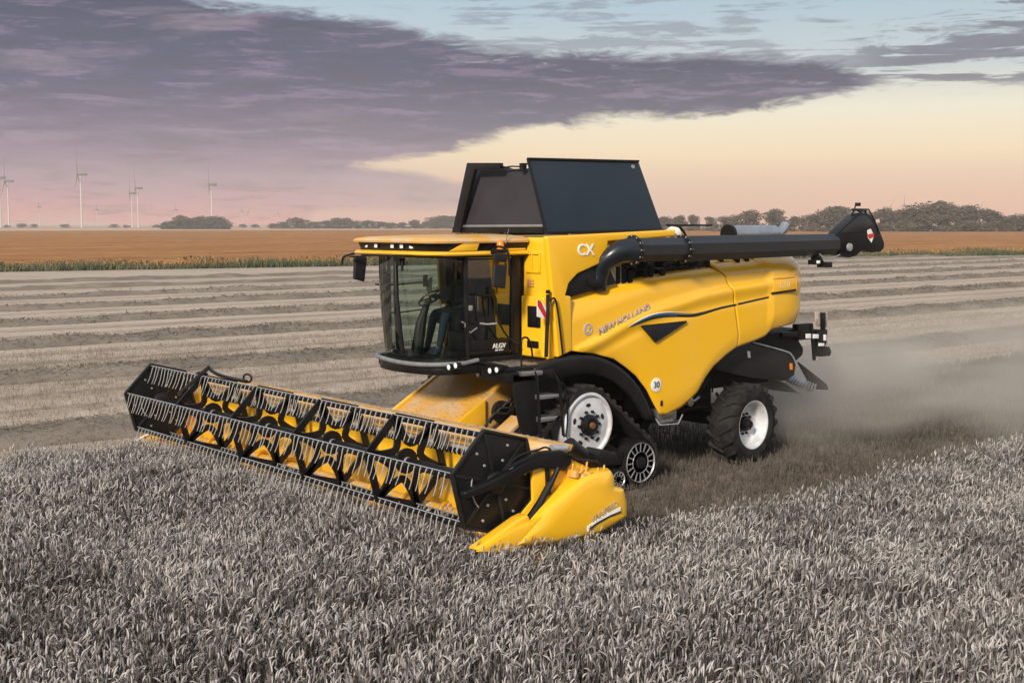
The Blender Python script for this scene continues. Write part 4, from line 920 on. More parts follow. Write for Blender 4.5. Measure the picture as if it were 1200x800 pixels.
for i in range(9):
    a = i/8; p = Vector(sp4[1]).lerp(Vector(sp4[2]), a); q = Vector(sp4[0]).lerp(Vector(sp4[3]), a)
    mb.bar(p, q, .07, .012); 
mb.prism([(p[0]-.05, p[1], p[2]-.02) for p in sp4], (-2.1, 0, 0))
part(mb, 'spreader_deflector', 'galv', bevel=.003)
part(MB().prism([(1.200, 4.802, 1.328), (1.200, 5.079, 1.248), (1.200, 5.057, 1.206), (1.200, 4.780, 1.286)], (-.04, 0, 0)), 'amber_marker', 'worn')
# rear light bracket
part(MB().bar((1.15, 4.95, 2.03), (1.15, 5.62, 2.03), .09, .10).box((1.08, 5.35, 1.92), (1.20, 5.78, 2.2)), 'light_bracket', 'black', bevel=.01)
rb = [(1.220, 5.803, 2.391), (1.220, 6.143, 2.376), (1.220, 6.152, 2.114), (1.220, 5.824, 2.130)]
pb = part(MB().prism(rb, (-.02, 0, 0)), 'marker_board', 'worn', bevel=.004)
part(MB().prism([(p[0]+.01, p[1], p[2]) for p in [(1.220, 5.912, 2.379), (1.220, 6.045, 2.373), (1.220, 6.056, 2.074), (1.220, 5.935, 2.080)]], (.03, 0, 0)), 'tail_lamp', 'black', bevel=.008)
for a_ in (((946,391),(951,391),(951,396),(946,396)), ): pass
for q in ([(1.240, 5.539, 2.029), (1.240, 5.670, 2.021), (1.240, 5.673, 1.940), (1.240, 5.542, 1.947)], [(1.240, 5.730, 2.011), (1.240, 5.886, 2.002), (1.240, 5.889, 1.927), (1.240, 5.732, 1.936)], [(1.240, 6.045, 1.986), (1.240, 6.106, 1.982), (1.240, 6.110, 1.877), (1.240, 6.048, 1.881)], [(1.240, 5.904, 1.845), (1.240, 6.050, 1.836), (1.240, 6.052, 1.783), (1.240, 5.906, 1.792)]):
    part(MB().prism(q, (-.02, 0, 0)), 'lamp_lens', 'glasslamp', bevel=.003)
part(MB().prism([(1.220, 5.885, 1.770), (1.220, 6.227, 1.764), (1.220, 6.292, 1.669), (1.220, 6.258, 1.596), (1.220, 5.988, 1.598), (1.220, 5.876, 1.681)], (-.12, 0, 0)).bar((1.2, 5.72, 2.2), (1.22, 5.80, 1.55), .05, .05).prism([(1.220, 5.850, 2.085), (1.220, 6.166, 2.068), (1.220, 6.151, 1.828), (1.220, 6.081, 1.727), (1.220, 5.886, 1.740)], (-.1, 0, 0)), 'tail_lamp_housing', 'black', bevel=.012)
part(MB().box((1.18, 5.82, 1.55), (1.24, 5.92, 1.58)), 'bracket_tip', 'worn', bevel=.004)
# ============================================================ cab
M['lens_dk'] = M['glasslamp']
cw = .93
def cab_plan(f=1.0, n=7):
    q = [(-cw, -1.62), (-cw+.03, -1.85), (-.72, -2.05), (-.36, -2.15), (0, -2.18), (.36, -2.15), (.72, -2.05), (cw-.03, -1.85), (cw, -1.64)]
    return [Vector((x*f if abs(x) < .9 else x, -1.62+(y+1.62)*f, 0)) for x, y in [(p.x, p.y) for p in smooth_curve([(a, b, 0) for a, b in q], n)]]
def wall(name, plans, zs, m, th=.012):
    V = []; F = []; n = len(plans[0])
    for pl, z in zip(plans, zs): V += [(p.x, p.y, z) for p in pl]
    for i in range(len(zs)-1):
        for j in range(n-1): a = i*n+j; F.append((a, a+1, a+n+1, a+n))
    o = link(name, np_mesh(name, V, F, M[m]), H)
    for p in o.data.polygons: p.use_smooth = True
    return o
zs = np.linspace(2.06, 3.47, 8); wall('windscreen', [cab_plan(.90+.12*math.sin((z-2.06)/1.41*1.7)) for z in zs], zs, 'glass')
def quad(name, pts, m): 
    me = bpy.data.meshes.new(name); me.from_pydata(pts, [], [tuple(range(len(pts)))]); me.materials.append(M[m]); return link(name, me, H)
quad('door_glass', [(cw, -1.60, 2.1), (cw, -.78, 2.1), (cw, -.78, 3.45), (cw, -1.63, 3.45)], 'door_glass')
quad('side_window', [(-cw, -1.58, 2.1), (-cw, -.7, 2.1), (-cw, -.7, 3.45), (-cw, -1.60, 3.45)], 'glass')
for s in (1, -1):
    part(MB().tube([(s*(cw+.005), -1.60, 2.04), (s*(cw+.01), -1.64, 2.8), (s*(cw+.005), -1.64, 3.48)], .035, 6), 'cab_pillar', 'black')
part(MB().box((cw-.06, -.80, 2.04), (cw+.03, -.66, 3.5)), 'cab_rear_pillar', 'black', bevel=.015); part(MB().box((-cw-.03, -.75, 2.04), (-cw+.06, -.66, 3.5)), 'cab_rear_pillar', 'black', bevel=.015)
part(MB().box((-.93, -.66, 2.04), (.93, -.58, 3.5)), 'cab_back_wall', 'dark', bevel=.01)
part(MB().box((-.96, -1.7, 1.98), (.96, -.58, 2.06)).prism([(-.9, -1.7, 1.98), (-.66, -2.0, 1.98), (0, -2.08, 1.98), (.66, -2.0, 1.98), (.9, -1.7, 1.98)], (0, 0, .07)), 'cab_floor', 'dark', bevel=.01)
part(MB().tube([(cw+.02, -1.6, 2.12), (cw+.02, -.82, 2.12), (cw+.02, -.8, 3.42), (cw+.02, -1.62, 3.42), (cw+.02, -1.6, 2.12)], .018, 6), 'door_frame', 'black')
part(MB().box((cw-.01, -1.55, 2.08), (cw+.006, -.86, 2.30)), 'door_lower_panel', 'black', bevel=.005)
t = text_mesh('ALGV', .095, .003, True); place_text(t, 'door_lettering', M['decal_w'], H, (cw+.012, -1.04, 2.20), (0, 1, 0), (0, 0, 1))
t = text_mesh('PLSV', .07, .003, True); place_text(t, 'door_lettering', M['decal_w'], H, (cw+.012, -1.04, 2.125), (0, 1, 0), (0, 0, 1))
dh = [(0.950, -1.711, 2.572), (0.950, -1.652, 2.546), (0.950, -1.652, 2.499), (0.950, -1.563, 2.412), (0.950, -1.443, 2.476)]
part(MB().tube(dh, .009, 5), 'door_handle', 'steel'); part(MB().box((cw+.0, -1.60, 2.72), (cw+.05, -1.54, 2.79)), 'door_hinge', 'steel', bevel=.01)
# roof: dark soffit, yellow lip, black lamp band, domed top
def ring(sc, x1=1.10, yf=-2.42, yr=-.60, r_=.34, n=6):
    pts = []
    for cx_, cy_, a0 in ((x1-r_, yr-.06, 0), (-x1+r_, yr-.06, 90), (-x1+r_, yf+r_*1.25, 180), (x1-r_, yf+r_*1.25, 270)):
        rr = r_ if a0 >= 180 else .06
        cxx = cx_ if a0 >= 180 else (x1-.06)*(1 if a0 == 0 else -1)
        for i in range(n+1):
            a = R(a0+90*i/n); pts.append((cxx*sc+math.cos(a)*rr*sc, (cy_+math.sin(a)*rr*(1.25 if a0 >= 180 else 1)-yr)*sc+yr, 0))
    return pts
def rings(name, lst, m, cap=True):
    V = []; F = []; n = 28
    for sc, z in lst:
        for x, y, _ in ring(sc):
            zz = z + (.02*math.cos(x*1.2)-.02) + .02*(y+2.4)*.2
            V.append((x, y, zz))
    for i in range(len(lst)-1):
        for j in range(n): F.append((i*n+j, i*n+(j+1) % n, (i+1)*n+(j+1) % n, (i+1)*n+j))
    if cap: F += [tuple(range(n))[::-1], tuple(range((len(lst)-1)*n, len(lst)*n))]
    return part(MB().add(V, F), name, m, smooth=50)
rings('roof_lip', [(.93, 3.485), (.99, 3.49), (1.0, 3.51), (.985, 3.545), (.94, 3.55)], 'yellow')
bd = rings('lamp_band', [(.95, 3.551), (.955, 3.60), (.97, 3.655)], 'black')
rings('roof_top', [(.96, 3.656), (1.005, 3.66), (1.01, 3.685), (.985, 3.715), (.90, 3.735), (.6, 3.75), (.2, 3.755)], 'yellow_dusty')
rings('roof_soffit', [(.90, 3.455), (.95, 3.46), (.95, 3.484)], 'black')
part(MB().prism([(1.06, -2.02, 3.54), (1.06, -1.55, 3.54), (1.06, -1.50, 3.66), (1.06, -1.75, 3.66)], (.035, 0, 0)).prism([(1.06, -1.12, 3.54), (1.06, -.68, 3.54), (1.06, -.68, 3.57), (1.06, -1.12, 3.57)], (.035, 0, 0)), 'roof_side_trim', 'yellow', bevel=.012)
for x, y, yw in ((-1.00, -2.05, -60), (.15, -2.32, 0), (.40, -2.32, 0), (.62, -2.30, 10), (.80, -2.20, 30), (-.3, -2.32, 0), (-.6, -2.30, -8)):
    lp = part(MB().box((-.045, -.03, -.035), (.045, .03, .035)), 'work_lamp', 'black', bevel=.01); lp.location = (x, y-.01, 3.605); lp.rotation_euler = (0, 0, R(yw))
    part(MB().box((-.036, -.036, -.028), (.036, -.03, .028)), 'lamp_lens', 'glasslamp', lp, bevel=.004)
# beacon and lamps on the near side of the roof
part(MB().lathe([(0, .05), (.02, .055), (.10, .05), (.13, .03), (.14, 0)], (1.14, -1.18, 3.55), 'Z', 16), 'beacon_lamp', 'orange_l')
part(MB().box((1.08, -1.28, 3.51), (1.2, -1.08, 3.56)).lathe([(0, .045), (.05, .05)], (1.17, -1.34, 3.53), 'X', 12), 'beacon_bracket', 'black', bevel=.008)
part(MB().tube([(1.14, -1.1, 3.6), (1.13, -1.02, 3.84)], .006, 5), 'aerial', 'black')
# mirrors
mr = [(1.420, -1.548, 3.363), (1.420, -1.325, 3.358), (1.420, -1.355, 3.035), (1.420, -1.578, 3.065)]
part(MB().prism(mr, (.05, 0, 0)), 'mirror', 'plastic', bevel=.02, bseg=3)
part(MB().prism([(p[0]-.004, p[1], p[2]) for p in [(1.420, -1.526, 3.339), (1.420, -1.347, 3.336), (1.420, -1.377, 3.082), (1.420, -1.556, 3.099)]], (.003, 0, 0)), 'mirror_glass', 'galv')
part(MB().prism([(1.420, -1.547, 3.512), (1.420, -1.325, 3.509), (1.420, -1.340, 3.393), (1.420, -1.548, 3.397)], (.05, 0, 0)), 'wide_mirror', 'plastic', bevel=.02)
part(MB().tube(smooth_curve([(1.12, -1.30, 3.56), (1.3, -1.33, 3.60), (1.45, -1.30, 3.52), (1.46, -1.28, 3.2)], 5), .016, 8), 'mirror_arm', 'black')
mf = [(-1.300, -2.006, 3.420), (-1.300, -1.795, 3.417), (-1.300, -1.846, 3.048), (-1.300, -2.026, 3.092)]
part(MB().prism(mf, (.06, 0, 0)), 'mirror', 'plastic', bevel=.02, bseg=3)
part(MB().tube(smooth_curve([(-1.0, -2.1, 3.5), (-1.2, -2.2, 3.44), (-1.28, -2.2, 3.40), (-1.3, -2.2, 3.3)], 5), .016, 8).tube([(-.95, -1.95, 3.44), (-1.26, -2.1, 3.42)], .012, 6), 'mirror_arm', 'black')
# wiper, far-side rail, things seen through the glass
part(MB().tube([(.02, -2.22, 3.40), (.10, -2.26, 2.9), (.22, -2.24, 2.12)], .030, 6).box((-.02, -2.24, 3.33), (.16, -2.16, 3.44)).tube([(.2, -2.22, 3.4), (.2, -2.23, 3.26)], .02, 6), 'windscreen_wiper', 'black', bevel=.004)
part(MB().tube(smooth_curve([(-1.120, -1.737, 3.013), (-1.120, -1.508, 2.994), (-1.120, -1.116, 3.008), (-1.120, -0.861, 3.013), (-1.120, -0.781, 2.919), (-1.120, -0.733, 2.733), (-1.120, -0.800, 2.551), (-1.120, -0.851, 2.171), (-1.120, -0.933, 1.978)], 5), .013, 6).tube([(-1.120, -1.589, 2.573), (-1.120, -1.278, 2.572), (-1.120, -0.832, 2.605)], .012, 6).tube([(-1.120, -1.641, 3.431), (-1.120, -1.615, 2.984), (-1.120, -1.546, 2.275), (-1.120, -1.409, 2.034)], .016, 6), 'far_handrail', 'black')
part(MB().bar((-.9, -.80, 2.7), (-.9, -.86, 3.46), .10, .05, (1, 0, 0)), 'far_door_edge', 'yellow')
part(MB().box((-.30, -1.12, 2.06), (.26, -.72, 2.34)), 'seat_base', 'black', bevel=.03)
part(MB().box((-.32, -1.32, 2.46), (.28, -.84, 2.60)).prism([(-.30, -.90, 2.56), (-.30, -.74, 2.56), (-.30, -.66, 3.16), (-.30, -.78, 3.16)], (.56, 0, 0)), 'seat', 'seat', bevel=.05, bseg=3)
part(MB().box((-.17, -.82, 3.15), (.13, -.72, 3.38)), 'head_rest', 'seat', bevel=.04, bseg=3)
part(MB().box((.33, -1.45, 2.42), (.52, -.82, 2.68)).box((.34, -1.62, 2.66), (.50, -1.45, 2.74)).tube([(.43, -1.5, 2.7), (.42, -1.54, 2.9)], .022, 8), 'armrest_console', 'plastic', bevel=.03)
part(MB().box((.40, -1.72, 2.85), (.62, -1.68, 3.05)), 'terminal_screen', 'black', bevel=.015)
part(MB().tube([(0, -1.86, 2.08), (0, -1.80, 2.5), (0, -1.66, 2.82)], [.10, .07, .045], 10), 'steering_column', 'plastic')
sw = MB(); ctr = Vector((0, -1.62, 2.86)); ux = Vector((1, 0, 0)); uy = Vector((0, .83, .55)).normalized()
sw.tube([ctr+ux*math.cos(a)*.19+uy*math.sin(a)*.19 for a in [2*math.pi*i/24 for i in range(24)]], .014, 6, closed=True)
for a in (R(90), R(210), R(330)): sw.tube([ctr, ctr+ux*math.cos(a)*.19+uy*math.sin(a)*.19], .012, 5)
part(sw, 'steering_wheel', 'black')
part(MB().prism([(-.78, -1.2, 2.92), (-.62, -1.2, 2.90), (-.60, -1.2, 3.13), (-.68, -1.2, 3.10), (-.74, -1.2, 3.00)], (0, .012, 0)), 'note_paper', 'paper')
part(MB().box((-.80, -1.24, 2.98), (-.68, -1.22, 3.16)), 'small_monitor', 'black', bevel=.01)
part(MB().prism([(.86, -1.5, 3.34), (.86, -.9, 3.34), (.5, -.9, 3.42), (.5, -1.7, 3.42)], (0, 0, .03)), 'sun_visor', 'black')
part(MB().box((.56, -1.3, 2.3), (.88, -.9, 2.62)), 'side_console', 'plastic', bevel=.03)
# ---- trim, bumper and platform below the cab
bpl = [Vector((p.x*1.03, -1.62+(p.y+1.62)*1.06, 0)) for p in cab_plan(1.0, 5)]
part(MB().tube([(p.x, p.y-.02, 1.985-.03*math.exp(-(p.x-.4)**2*2)+.03) for p in bpl[2:]]+[(.98, -1.45, 2.03)], .032, 8), 'front_bumper_tube', 'bumper')
part(MB().prism([(p.x*.98, p.y+.02, 1.84) for p in bpl]+[(.95, -.6, 1.84), (-.95, -.6, 1.84)], (0, 0, .13)), 'cab_base', 'black', bevel=.02)
part(MB().box((.94, -1.40, 1.90), (1.56, -.5, 1.96)).tube([(1.0, -1.44, 2.0), (1.3, -1.44, 2.0), (1.55, -1.38, 1.98)], .02, 6).box((1.0, -1.42, 1.76), (1.6, -.6, 1.90)), 'access_platform', 'black', bevel=.015)
part(MB().box((1.02, -1.36, 1.962), (1.5, -1.12, 1.985)).box((1.05, -1.0, 1.962), (1.5, -.66, 1.98)), 'platform_tread', 'galv', bevel=.006)
part(MB().tube([(-.92, -1.75, 1.98), (-1.12, -1.78, 1.98), (-1.18, -1.72, 1.92)], .022, 6).box((-1.2, -1.8, 1.84), (-1.12, -1.70, 1.93)), 'far_step_lamp', 'black', bevel=.008)
for p in [(1.003, -1.930, 1.969), (1.156, -1.930, 2.005)] + [(1.308, -1.460, 1.914), (1.456, -1.460, 1.939)] + [(0.843, -1.300, 1.813)]:
    l = part(MB().lathe([(-.05, .03), (-.045, .045), (.03, .04)], (0, 0, 0), 'Y', 14), 'under_lamp', 'black'); l.location = p
    part(MB().lathe([(-.058, .02), (-.05, .038)], (0, 0, 0), 'Y', 14), 'lamp_lens', 'glasslamp', l)
# rails
def rail(px, x=None, r_=.014, name='handrail'): part(MB().tube(smooth_curve(px, 5), r_, 8), name, 'black')
rail([(1.080, -1.472, 2.191), (1.080, -1.516, 2.535), (1.080, -1.567, 2.865), (1.080, -1.544, 2.929), (1.080, -1.425, 2.931), (1.080, -1.274, 2.919), (1.080, -1.213, 2.876), (1.080, -1.198, 2.733), (1.080, -1.137, 2.516), (1.080, -0.983, 2.316), (1.080, -0.811, 2.210)])
part(MB().tube([(1.080, -1.501, 2.546), (1.080, -1.366, 2.528), (1.080, -1.199, 2.531)], .014, 6), 'rail_bar', 'steel')
part(MB().tube([(1.050, -1.356, 2.880), (1.050, -1.349, 2.549)], .016, 6), 'door_grip', 'black')
rail([(1.550, -1.130, 1.464), (1.550, -1.145, 1.960), (1.550, -1.146, 2.288), (1.550, -1.115, 2.356), (1.550, -1.039, 2.352), (1.550, -0.977, 2.254), (1.550, -0.946, 2.087)])
rail([(1.600, -0.711, 2.939), (1.600, -0.710, 2.762), (1.600, -0.725, 2.408), (1.600, -0.739, 2.077)], r_=.028)
part(MB().lathe([(0, .03), (.05, .032)], [(1.600, -0.711, 2.951)][0], 'Z', 10), 'rail_knob', 'black')
rail([(1.640, -0.729, 2.647), (1.640, -0.722, 2.812), (1.640, -0.667, 2.880), (1.640, -0.604, 2.854), (1.640, -0.540, 2.579), (1.640, -0.466, 2.086)])
st_ = [(1.580, -0.896, 2.874), (1.580, -0.818, 2.836), (1.580, -0.724, 2.762), (1.580, -0.723, 2.596), (1.580, -0.895, 2.640)]
part(MB().prism(st_, (.012, 0, 0)), 'warning_board', 'decal_w')
part(MB().prism([(p[0]+.013, p[1], p[2]) for p in [(1.580, -0.896, 2.874), (1.580, -0.834, 2.849), (1.580, -0.724, 2.656), (1.580, -0.723, 2.596), (1.580, -0.755, 2.604), (1.580, -0.896, 2.792)]], (.003, 0, 0)), 'warning_stripe', 'red')
# ladder
la = MB()
for q in ([(1.680, -0.980, 1.841), (1.680, -0.948, 1.485), (1.680, -0.916, 0.984)], [(1.680, -0.683, 1.855), (1.680, -0.556, 1.690), (1.680, -0.522, 1.327), (1.680, -0.488, 0.962)]): la.tube(q, .022, 6)
part(la, 'ladder_side', 'black')
for q in ([(1.660, -1.238, 1.906), (1.660, -0.854, 1.901), (1.660, -0.854, 1.842), (1.660, -1.223, 1.847)],):
    part(MB().prism(q, (-.22, 0, 0)), 'step', 'galv', bevel=.006)
for q in ([(1.700, -0.942, 1.570), (1.700, -0.589, 1.557), (1.700, -0.589, 1.509), (1.700, -0.942, 1.505)], [(1.700, -0.918, 1.260), (1.700, -0.556, 1.249), (1.700, -0.555, 1.200), (1.700, -0.918, 1.189)]):
    part(MB().prism(q, (-.26, 0, 0)), 'step', 'galv', bevel=.006)
part(MB().prism([(1.600, -1.354, 1.886), (1.600, -0.926, 1.806), (1.600, -0.862, 0.968), (1.600, -1.172, 1.049), (1.600, -1.263, 1.388)], (-.05, 0, 0)), 'ladder_panel', 'dark', bevel=.01)
part(MB().prism([(1.400, -0.690, 1.794), (1.400, -0.239, 1.759), (1.400, -0.202, 0.834), (1.400, -0.656, 0.920)], (-.05, 0, 0)), 'ladder_back', 'dark', bevel=.01)
rail([(1.720, -0.476, 0.942), (1.720, -0.445, 1.204), (1.720, -0.479, 1.592), (1.720, -0.528, 1.691), (1.720, -0.608, 1.722)], r_=.013)
rail([(1.660, -0.994, 1.899), (1.660, -0.931, 1.694), (1.660, -0.915, 1.362), (1.660, -0.883, 1.121)], r_=.012)
bx('first_aid_box', (1.35, -.98, 1.50), (1.5, -.82, 1.66), 'worn')
# the cab sits a touch to the near side: pull its far half in
cabset = {'windscreen', 'side_window', 'cab_pillar', 'cab_rear_pillar', 'cab_back_wall', 'cab_floor', 'roof_lip', 'lamp_band', 'roof_top', 'roof_soffit', 'windscreen_wiper', 'far_door_edge', 'seat_base', 'seat', 'head_rest', 'armrest_console',
          'terminal_screen', 'steering_column', 'steering_wheel', 'note_paper', 'small_monitor', 'front_bumper_tube', 'cab_base', 'far_step_lamp'}
for o in list(H.children):
    nm_ = o.name.split('.')[0]
    if nm_ in cabset:
        for v in o.data.vertices:
            if v.co.x < .93: v.co.x = .93-(.93-v.co.x)*.89
    elif nm_ == 'work_lamp': o.location.x = .93-(.93-o.location.x)*.89
# feeder house
fhz = lambda y: 1.76+(y+.62)*.58
part(MB().prism([(-.72, -.62, 1.76), (-.72, -2.95, fhz(-2.95)), (-.72, -2.95, .30), (-.72, -1.5, .75), (-.72, -.62, 1.1)], (1.50, 0, 0)), 'feeder_house', 'yellow_dusty', bevel=.03, bseg=3)
part(MB().prism([(-.80, -.7, 1.74), (-.80, -2.9, fhz(-2.9)+.04), (-.80, -2.9, fhz(-2.9)-.12), (-.80, -.7, 1.58)], (.07, 0, 0)), 'feeder_edge_rail', 'yellow', bevel=.012)
part(MB().prism([(.785, -1.2, fhz(-1.2)+.02), (.785, -2.9, fhz(-2.9)+.04), (.785, -2.9, .4), (.785, -1.55, .72), (.785, -1.2, .95)], (.05, 0, 0)), 'feeder_side_plate', 'yellow', bevel=.012)
fhp = MB()
for i in range(6):
    r_ = random.Random(i+9); y = -1.25+.1*i; fhp.tube(smooth_curve([(.86, y, 1.05+.05*i), (.95, y+.12, 1.25+.06*i), (1.02, y+.3, 1.25+.07*i), (1.0, y+.5, 1.4+.03*i)], 5), .018, 6)
fhp.lathe([(0, .16), (.06, .16)], (.84, -.95, 1.25), 'X', 18).box((.9, -1.0, .75), (1.5, -.6, 1.05)).tube([(.9, -2.4, .65), (1.0, -1.6, .9), (1.0, -.8, 1.0)], .04, 8)
part(fhp, 'feeder_drive', 'plastic', bevel=.006)
part(MB().prism([(1.0, -1.4, .82), (1.3, -1.4, .82), (1.3, -.85, 1.16), (1.0, -.85, 1.16)], (0, -.02, .05)), 'drive_guard', 'yellow_dusty', bevel=.01)
part(MB().box((1.15, -1.65, .98), (1.23, -1.60, 1.16)), 'red_marker', 'red', bevel=.01)
part(MB().lathe([(0, .07), (.04, .09), (.12, .08), (.15, .03)], (1.06, -1.62, .92), 'Z', 14), 'grease_can', 'red')

# ============================================================ header
HX0, HX1 = -3.92, 4.40
part(MB().prism([(HX0, -2.98, 1.50), (HX0, -3.12, 1.485), (HX0, -3.20, 1.40), (HX0, -3.20, 1.30), (HX0, -3.14, 1.30), (HX0, -3.14, 1.38), (HX0, -2.90, 1.42), (HX0, -2.90, 1.48)], (HX1-HX0+.12, 0, 0)), 'header_top_beam', 'yellow_dusty', bevel=.01)
part(MB().prism([(HX0, -3.155, 1.30), (HX0, -3.165, 1.17), (HX0, -3.12, 1.17), (HX0, -3.11, 1.30)], (HX1-HX0+.1, 0, 0)), 'header_worn_strip', 'worn')
part(MB().prism([(HX0, -3.16, 1.17), (HX0, -3.20, .50), (HX0, -3.34, .26), (HX0, -4.42, .20), (HX0, -4.42, .17), (HX0, -3.3, .20), (HX0, -3.12, .45), (HX0, -3.10, 1.17)], (HX1-HX0+.1, 0, 0)), 'header_trough', 'yellow')
tl = MB()
for i in range(100): x = HX0+.05+i*(HX1-HX0-.1)/99; tl.prism([(x, -3.17, 1.235), (x, -3.19, 1.20), (x, -3.17, 1.16)], (.045, 0, 0))
tb_ = part(tl, 'stripper_edge', 'dark'); tb_['kind'] = 'stuff'
part(MB().tube([(HX0+.1, -3.55, .46), (HX1-.05, -3.55, .46)], .17, 20), 'feed_auger', 'yellow_worn')
fl2 = MB(); V = []; F = []
for s_, xa0, xa1 in ((1, HX0+.12, -.6), (-1, HX1-.08, .75)):
    n = 150; b0 = len(V); turns = abs(xa1-xa0)/.75
    for i in range(n+1):
        a = 2*math.pi*turns*i/n*s_; x = xa0+(xa1-xa0)*i/n
        V += [(x, -3.55+math.cos(a)*.165, .46+math.sin(a)*.165), (x, -3.55+math.cos(a)*.225, .46+math.sin(a)*.225)]
    for i in range(n): q = b0+2*i; F.append((q, q+1, q+3, q+2))
af = link('auger_flight', np_mesh('auger_flight', V, F, M['yellow']), H); md = af.modifiers.new('thickness', 'SOLIDIFY'); md.thickness = .012
af2 = MB()
for i in range(12):
    a = i*2.4; x = -.55+i*.11; af2.tube([(x, -3.55, .46), (x, -3.55+math.cos(a)*.26, .46+math.sin(a)*.26)], .012, 5)
part(af2, 'auger_fingers', 'steel')
kb = MB().box((HX0, -4.50, .165), (HX1, -4.40, .20))
for i in range(112): x = HX0+.04+i*(HX1-HX0-.08)/111; kb.prism([(x-.02, -4.48, .17), (x+.02, -4.48, .17), (x, -4.64, .18)], (0, 0, .025))
part(kb, 'cutter_bar', 'dark')
# side walls of the header
for x in (HX0-.05, HX1+.05):
    part(MB().prism([(x, p[1], p[2]) for p in [(4.480, -3.083, 1.390), (4.480, -3.478, 1.296), (4.480, -3.465, 0.930), (4.480, -3.670, 0.763), (4.480, -3.872, 0.600), (4.480, -4.047, 0.517), (4.480, -3.754, 0.413), (4.480, -2.493, 0.341), (4.480, -2.338, 1.068)]], (.045, 0, 0)), 'header_side_wall', 'yellow', bevel=.012)
# near crop divider
dv = [(4.700, -2.671, 1.191), (4.700, -2.433, 1.181), (4.700, -2.379, 1.106), (4.700, -2.364, 0.978), (4.700, -2.215, 0.929), (4.700, -2.158, 0.744), (4.700, -2.156, 0.586), (4.700, -2.413, 0.507), (4.700, -2.638, 0.445), (4.700, -3.114, 0.436), (4.700, -3.460, 0.446), (4.700, -3.843, 0.491), (4.700, -3.983, 0.505), (4.700, -3.796, 0.630), (4.700, -3.462, 0.874), (4.700, -3.167, 1.019), (4.700, -2.877, 1.160)]
def bulge(name, ring_, cx_, dx, m, parent=None, lv=((0, 1.0), (.10, .985), (.17, .93), (.20, .82), (.215, .6)), rid=0):
    c = sum((Vector(p) for p in ring_), Vector())/len(ring_); n = len(ring_); V = []; F = []
    rg = [Vector(p) for p in ring_]
    for o, s in lv:
        for p in rg: q = c+(p-c)*s; V.append((cx_+o*dx, q.y, q.z))
    for i in range(len(lv)-1):
        for j in range(n): F.append((i*n+j, i*n+(j+1) % n, (i+1)*n+(j+1) % n, (i+1)*n+j))
    F += [tuple(range(n))[::-1], tuple(range((len(lv)-1)*n, len(lv)*n))]
    return part(MB().add(V, F), name, m, parent, smooth=30, bevel=.012)
cdv = bulge('crop_divider', dv, 4.47, 1.15, 'yellow')
part(MB().prism([(4.47, p[1], p[2]) for p in [(4.600, -4.370, 0.558), (4.600, -3.771, 0.800), (4.600, -3.652, 0.828), (4.600, -3.592, 0.717), (4.600, -3.628, 0.649), (4.600, -3.854, 0.574), (4.600, -4.063, 0.498)]], (.16, 0, 0)), 'divider_snout', 'yellow', bevel=.03, bseg=3)
part(MB().prism([(4.62, p[1], p[2]) for p in [(4.640, -4.379, 0.550), (4.640, -3.887, 0.706), (4.640, -3.651, 0.743), (4.640, -3.409, 0.837), (4.640, -3.769, 0.503), (4.640, -3.934, 0.475)]], (.06, 0, 0)), 'divider_tip', 'yellow', bevel=.02)
ds = [(4.720, -2.879, 0.593), (4.720, -2.724, 0.655), (4.720, -2.541, 0.705), (4.720, -2.368, 0.738), (4.720, -2.367, 0.680), (4.720, -2.540, 0.647), (4.720, -2.724, 0.597), (4.720, -2.866, 0.538)]
part(MB().prism([(4.712, p[1], p[2]) for p in ds], (.012, 0, 0)), 'divider_badge', 'decal_w')
part(MB().prism([(4.726, p[1], p[2]) for p in [(4.720, -2.853, 0.574), (4.720, -2.724, 0.626), (4.720, -2.541, 0.671), (4.720, -2.368, 0.699), (4.720, -2.367, 0.680), (4.720, -2.540, 0.652), (4.720, -2.724, 0.602), (4.720, -2.853, 0.550)]], (.003, 0, 0)), 'badge_band', 'decal_k')
tm_ = text_mesh('VARIFEED', .10, .002, True); q0 = [(4.720, -2.828, 0.642), (4.720, -2.395, 0.791)]
place_text(tm_, 'divider_lettering', M['worn'], H, (4.722, (q0[0][1]+q0[1][1])/2, (q0[0][2]+q0[1][2])/2+.0), (0, q0[1][1]-q0[0][1], q0[1][2]-q0[0][2]), (0, -.2, 1))
# far divider: pale tip sticking out left of the reel
part(MB().prism([(-4.30, p[1], p[2]) for p in [(-4.250, -4.205, 0.477), (-4.250, -4.090, 0.573), (-4.250, -3.861, 0.645), (-4.250, -3.381, 0.650), (-4.250, -3.007, 0.682), (-4.250, -3.015, 0.331), (-4.250, -3.611, 0.259)]], (.08, 0, 0)), 'crop_divider', 'yellow', bevel=.03)
part(MB().tube([(-4.220, -3.817, 0.644), (-4.220, -4.047, 0.572), (-4.220, -4.274, 0.482)], .014, 6), 'divider_rod', 'paper')
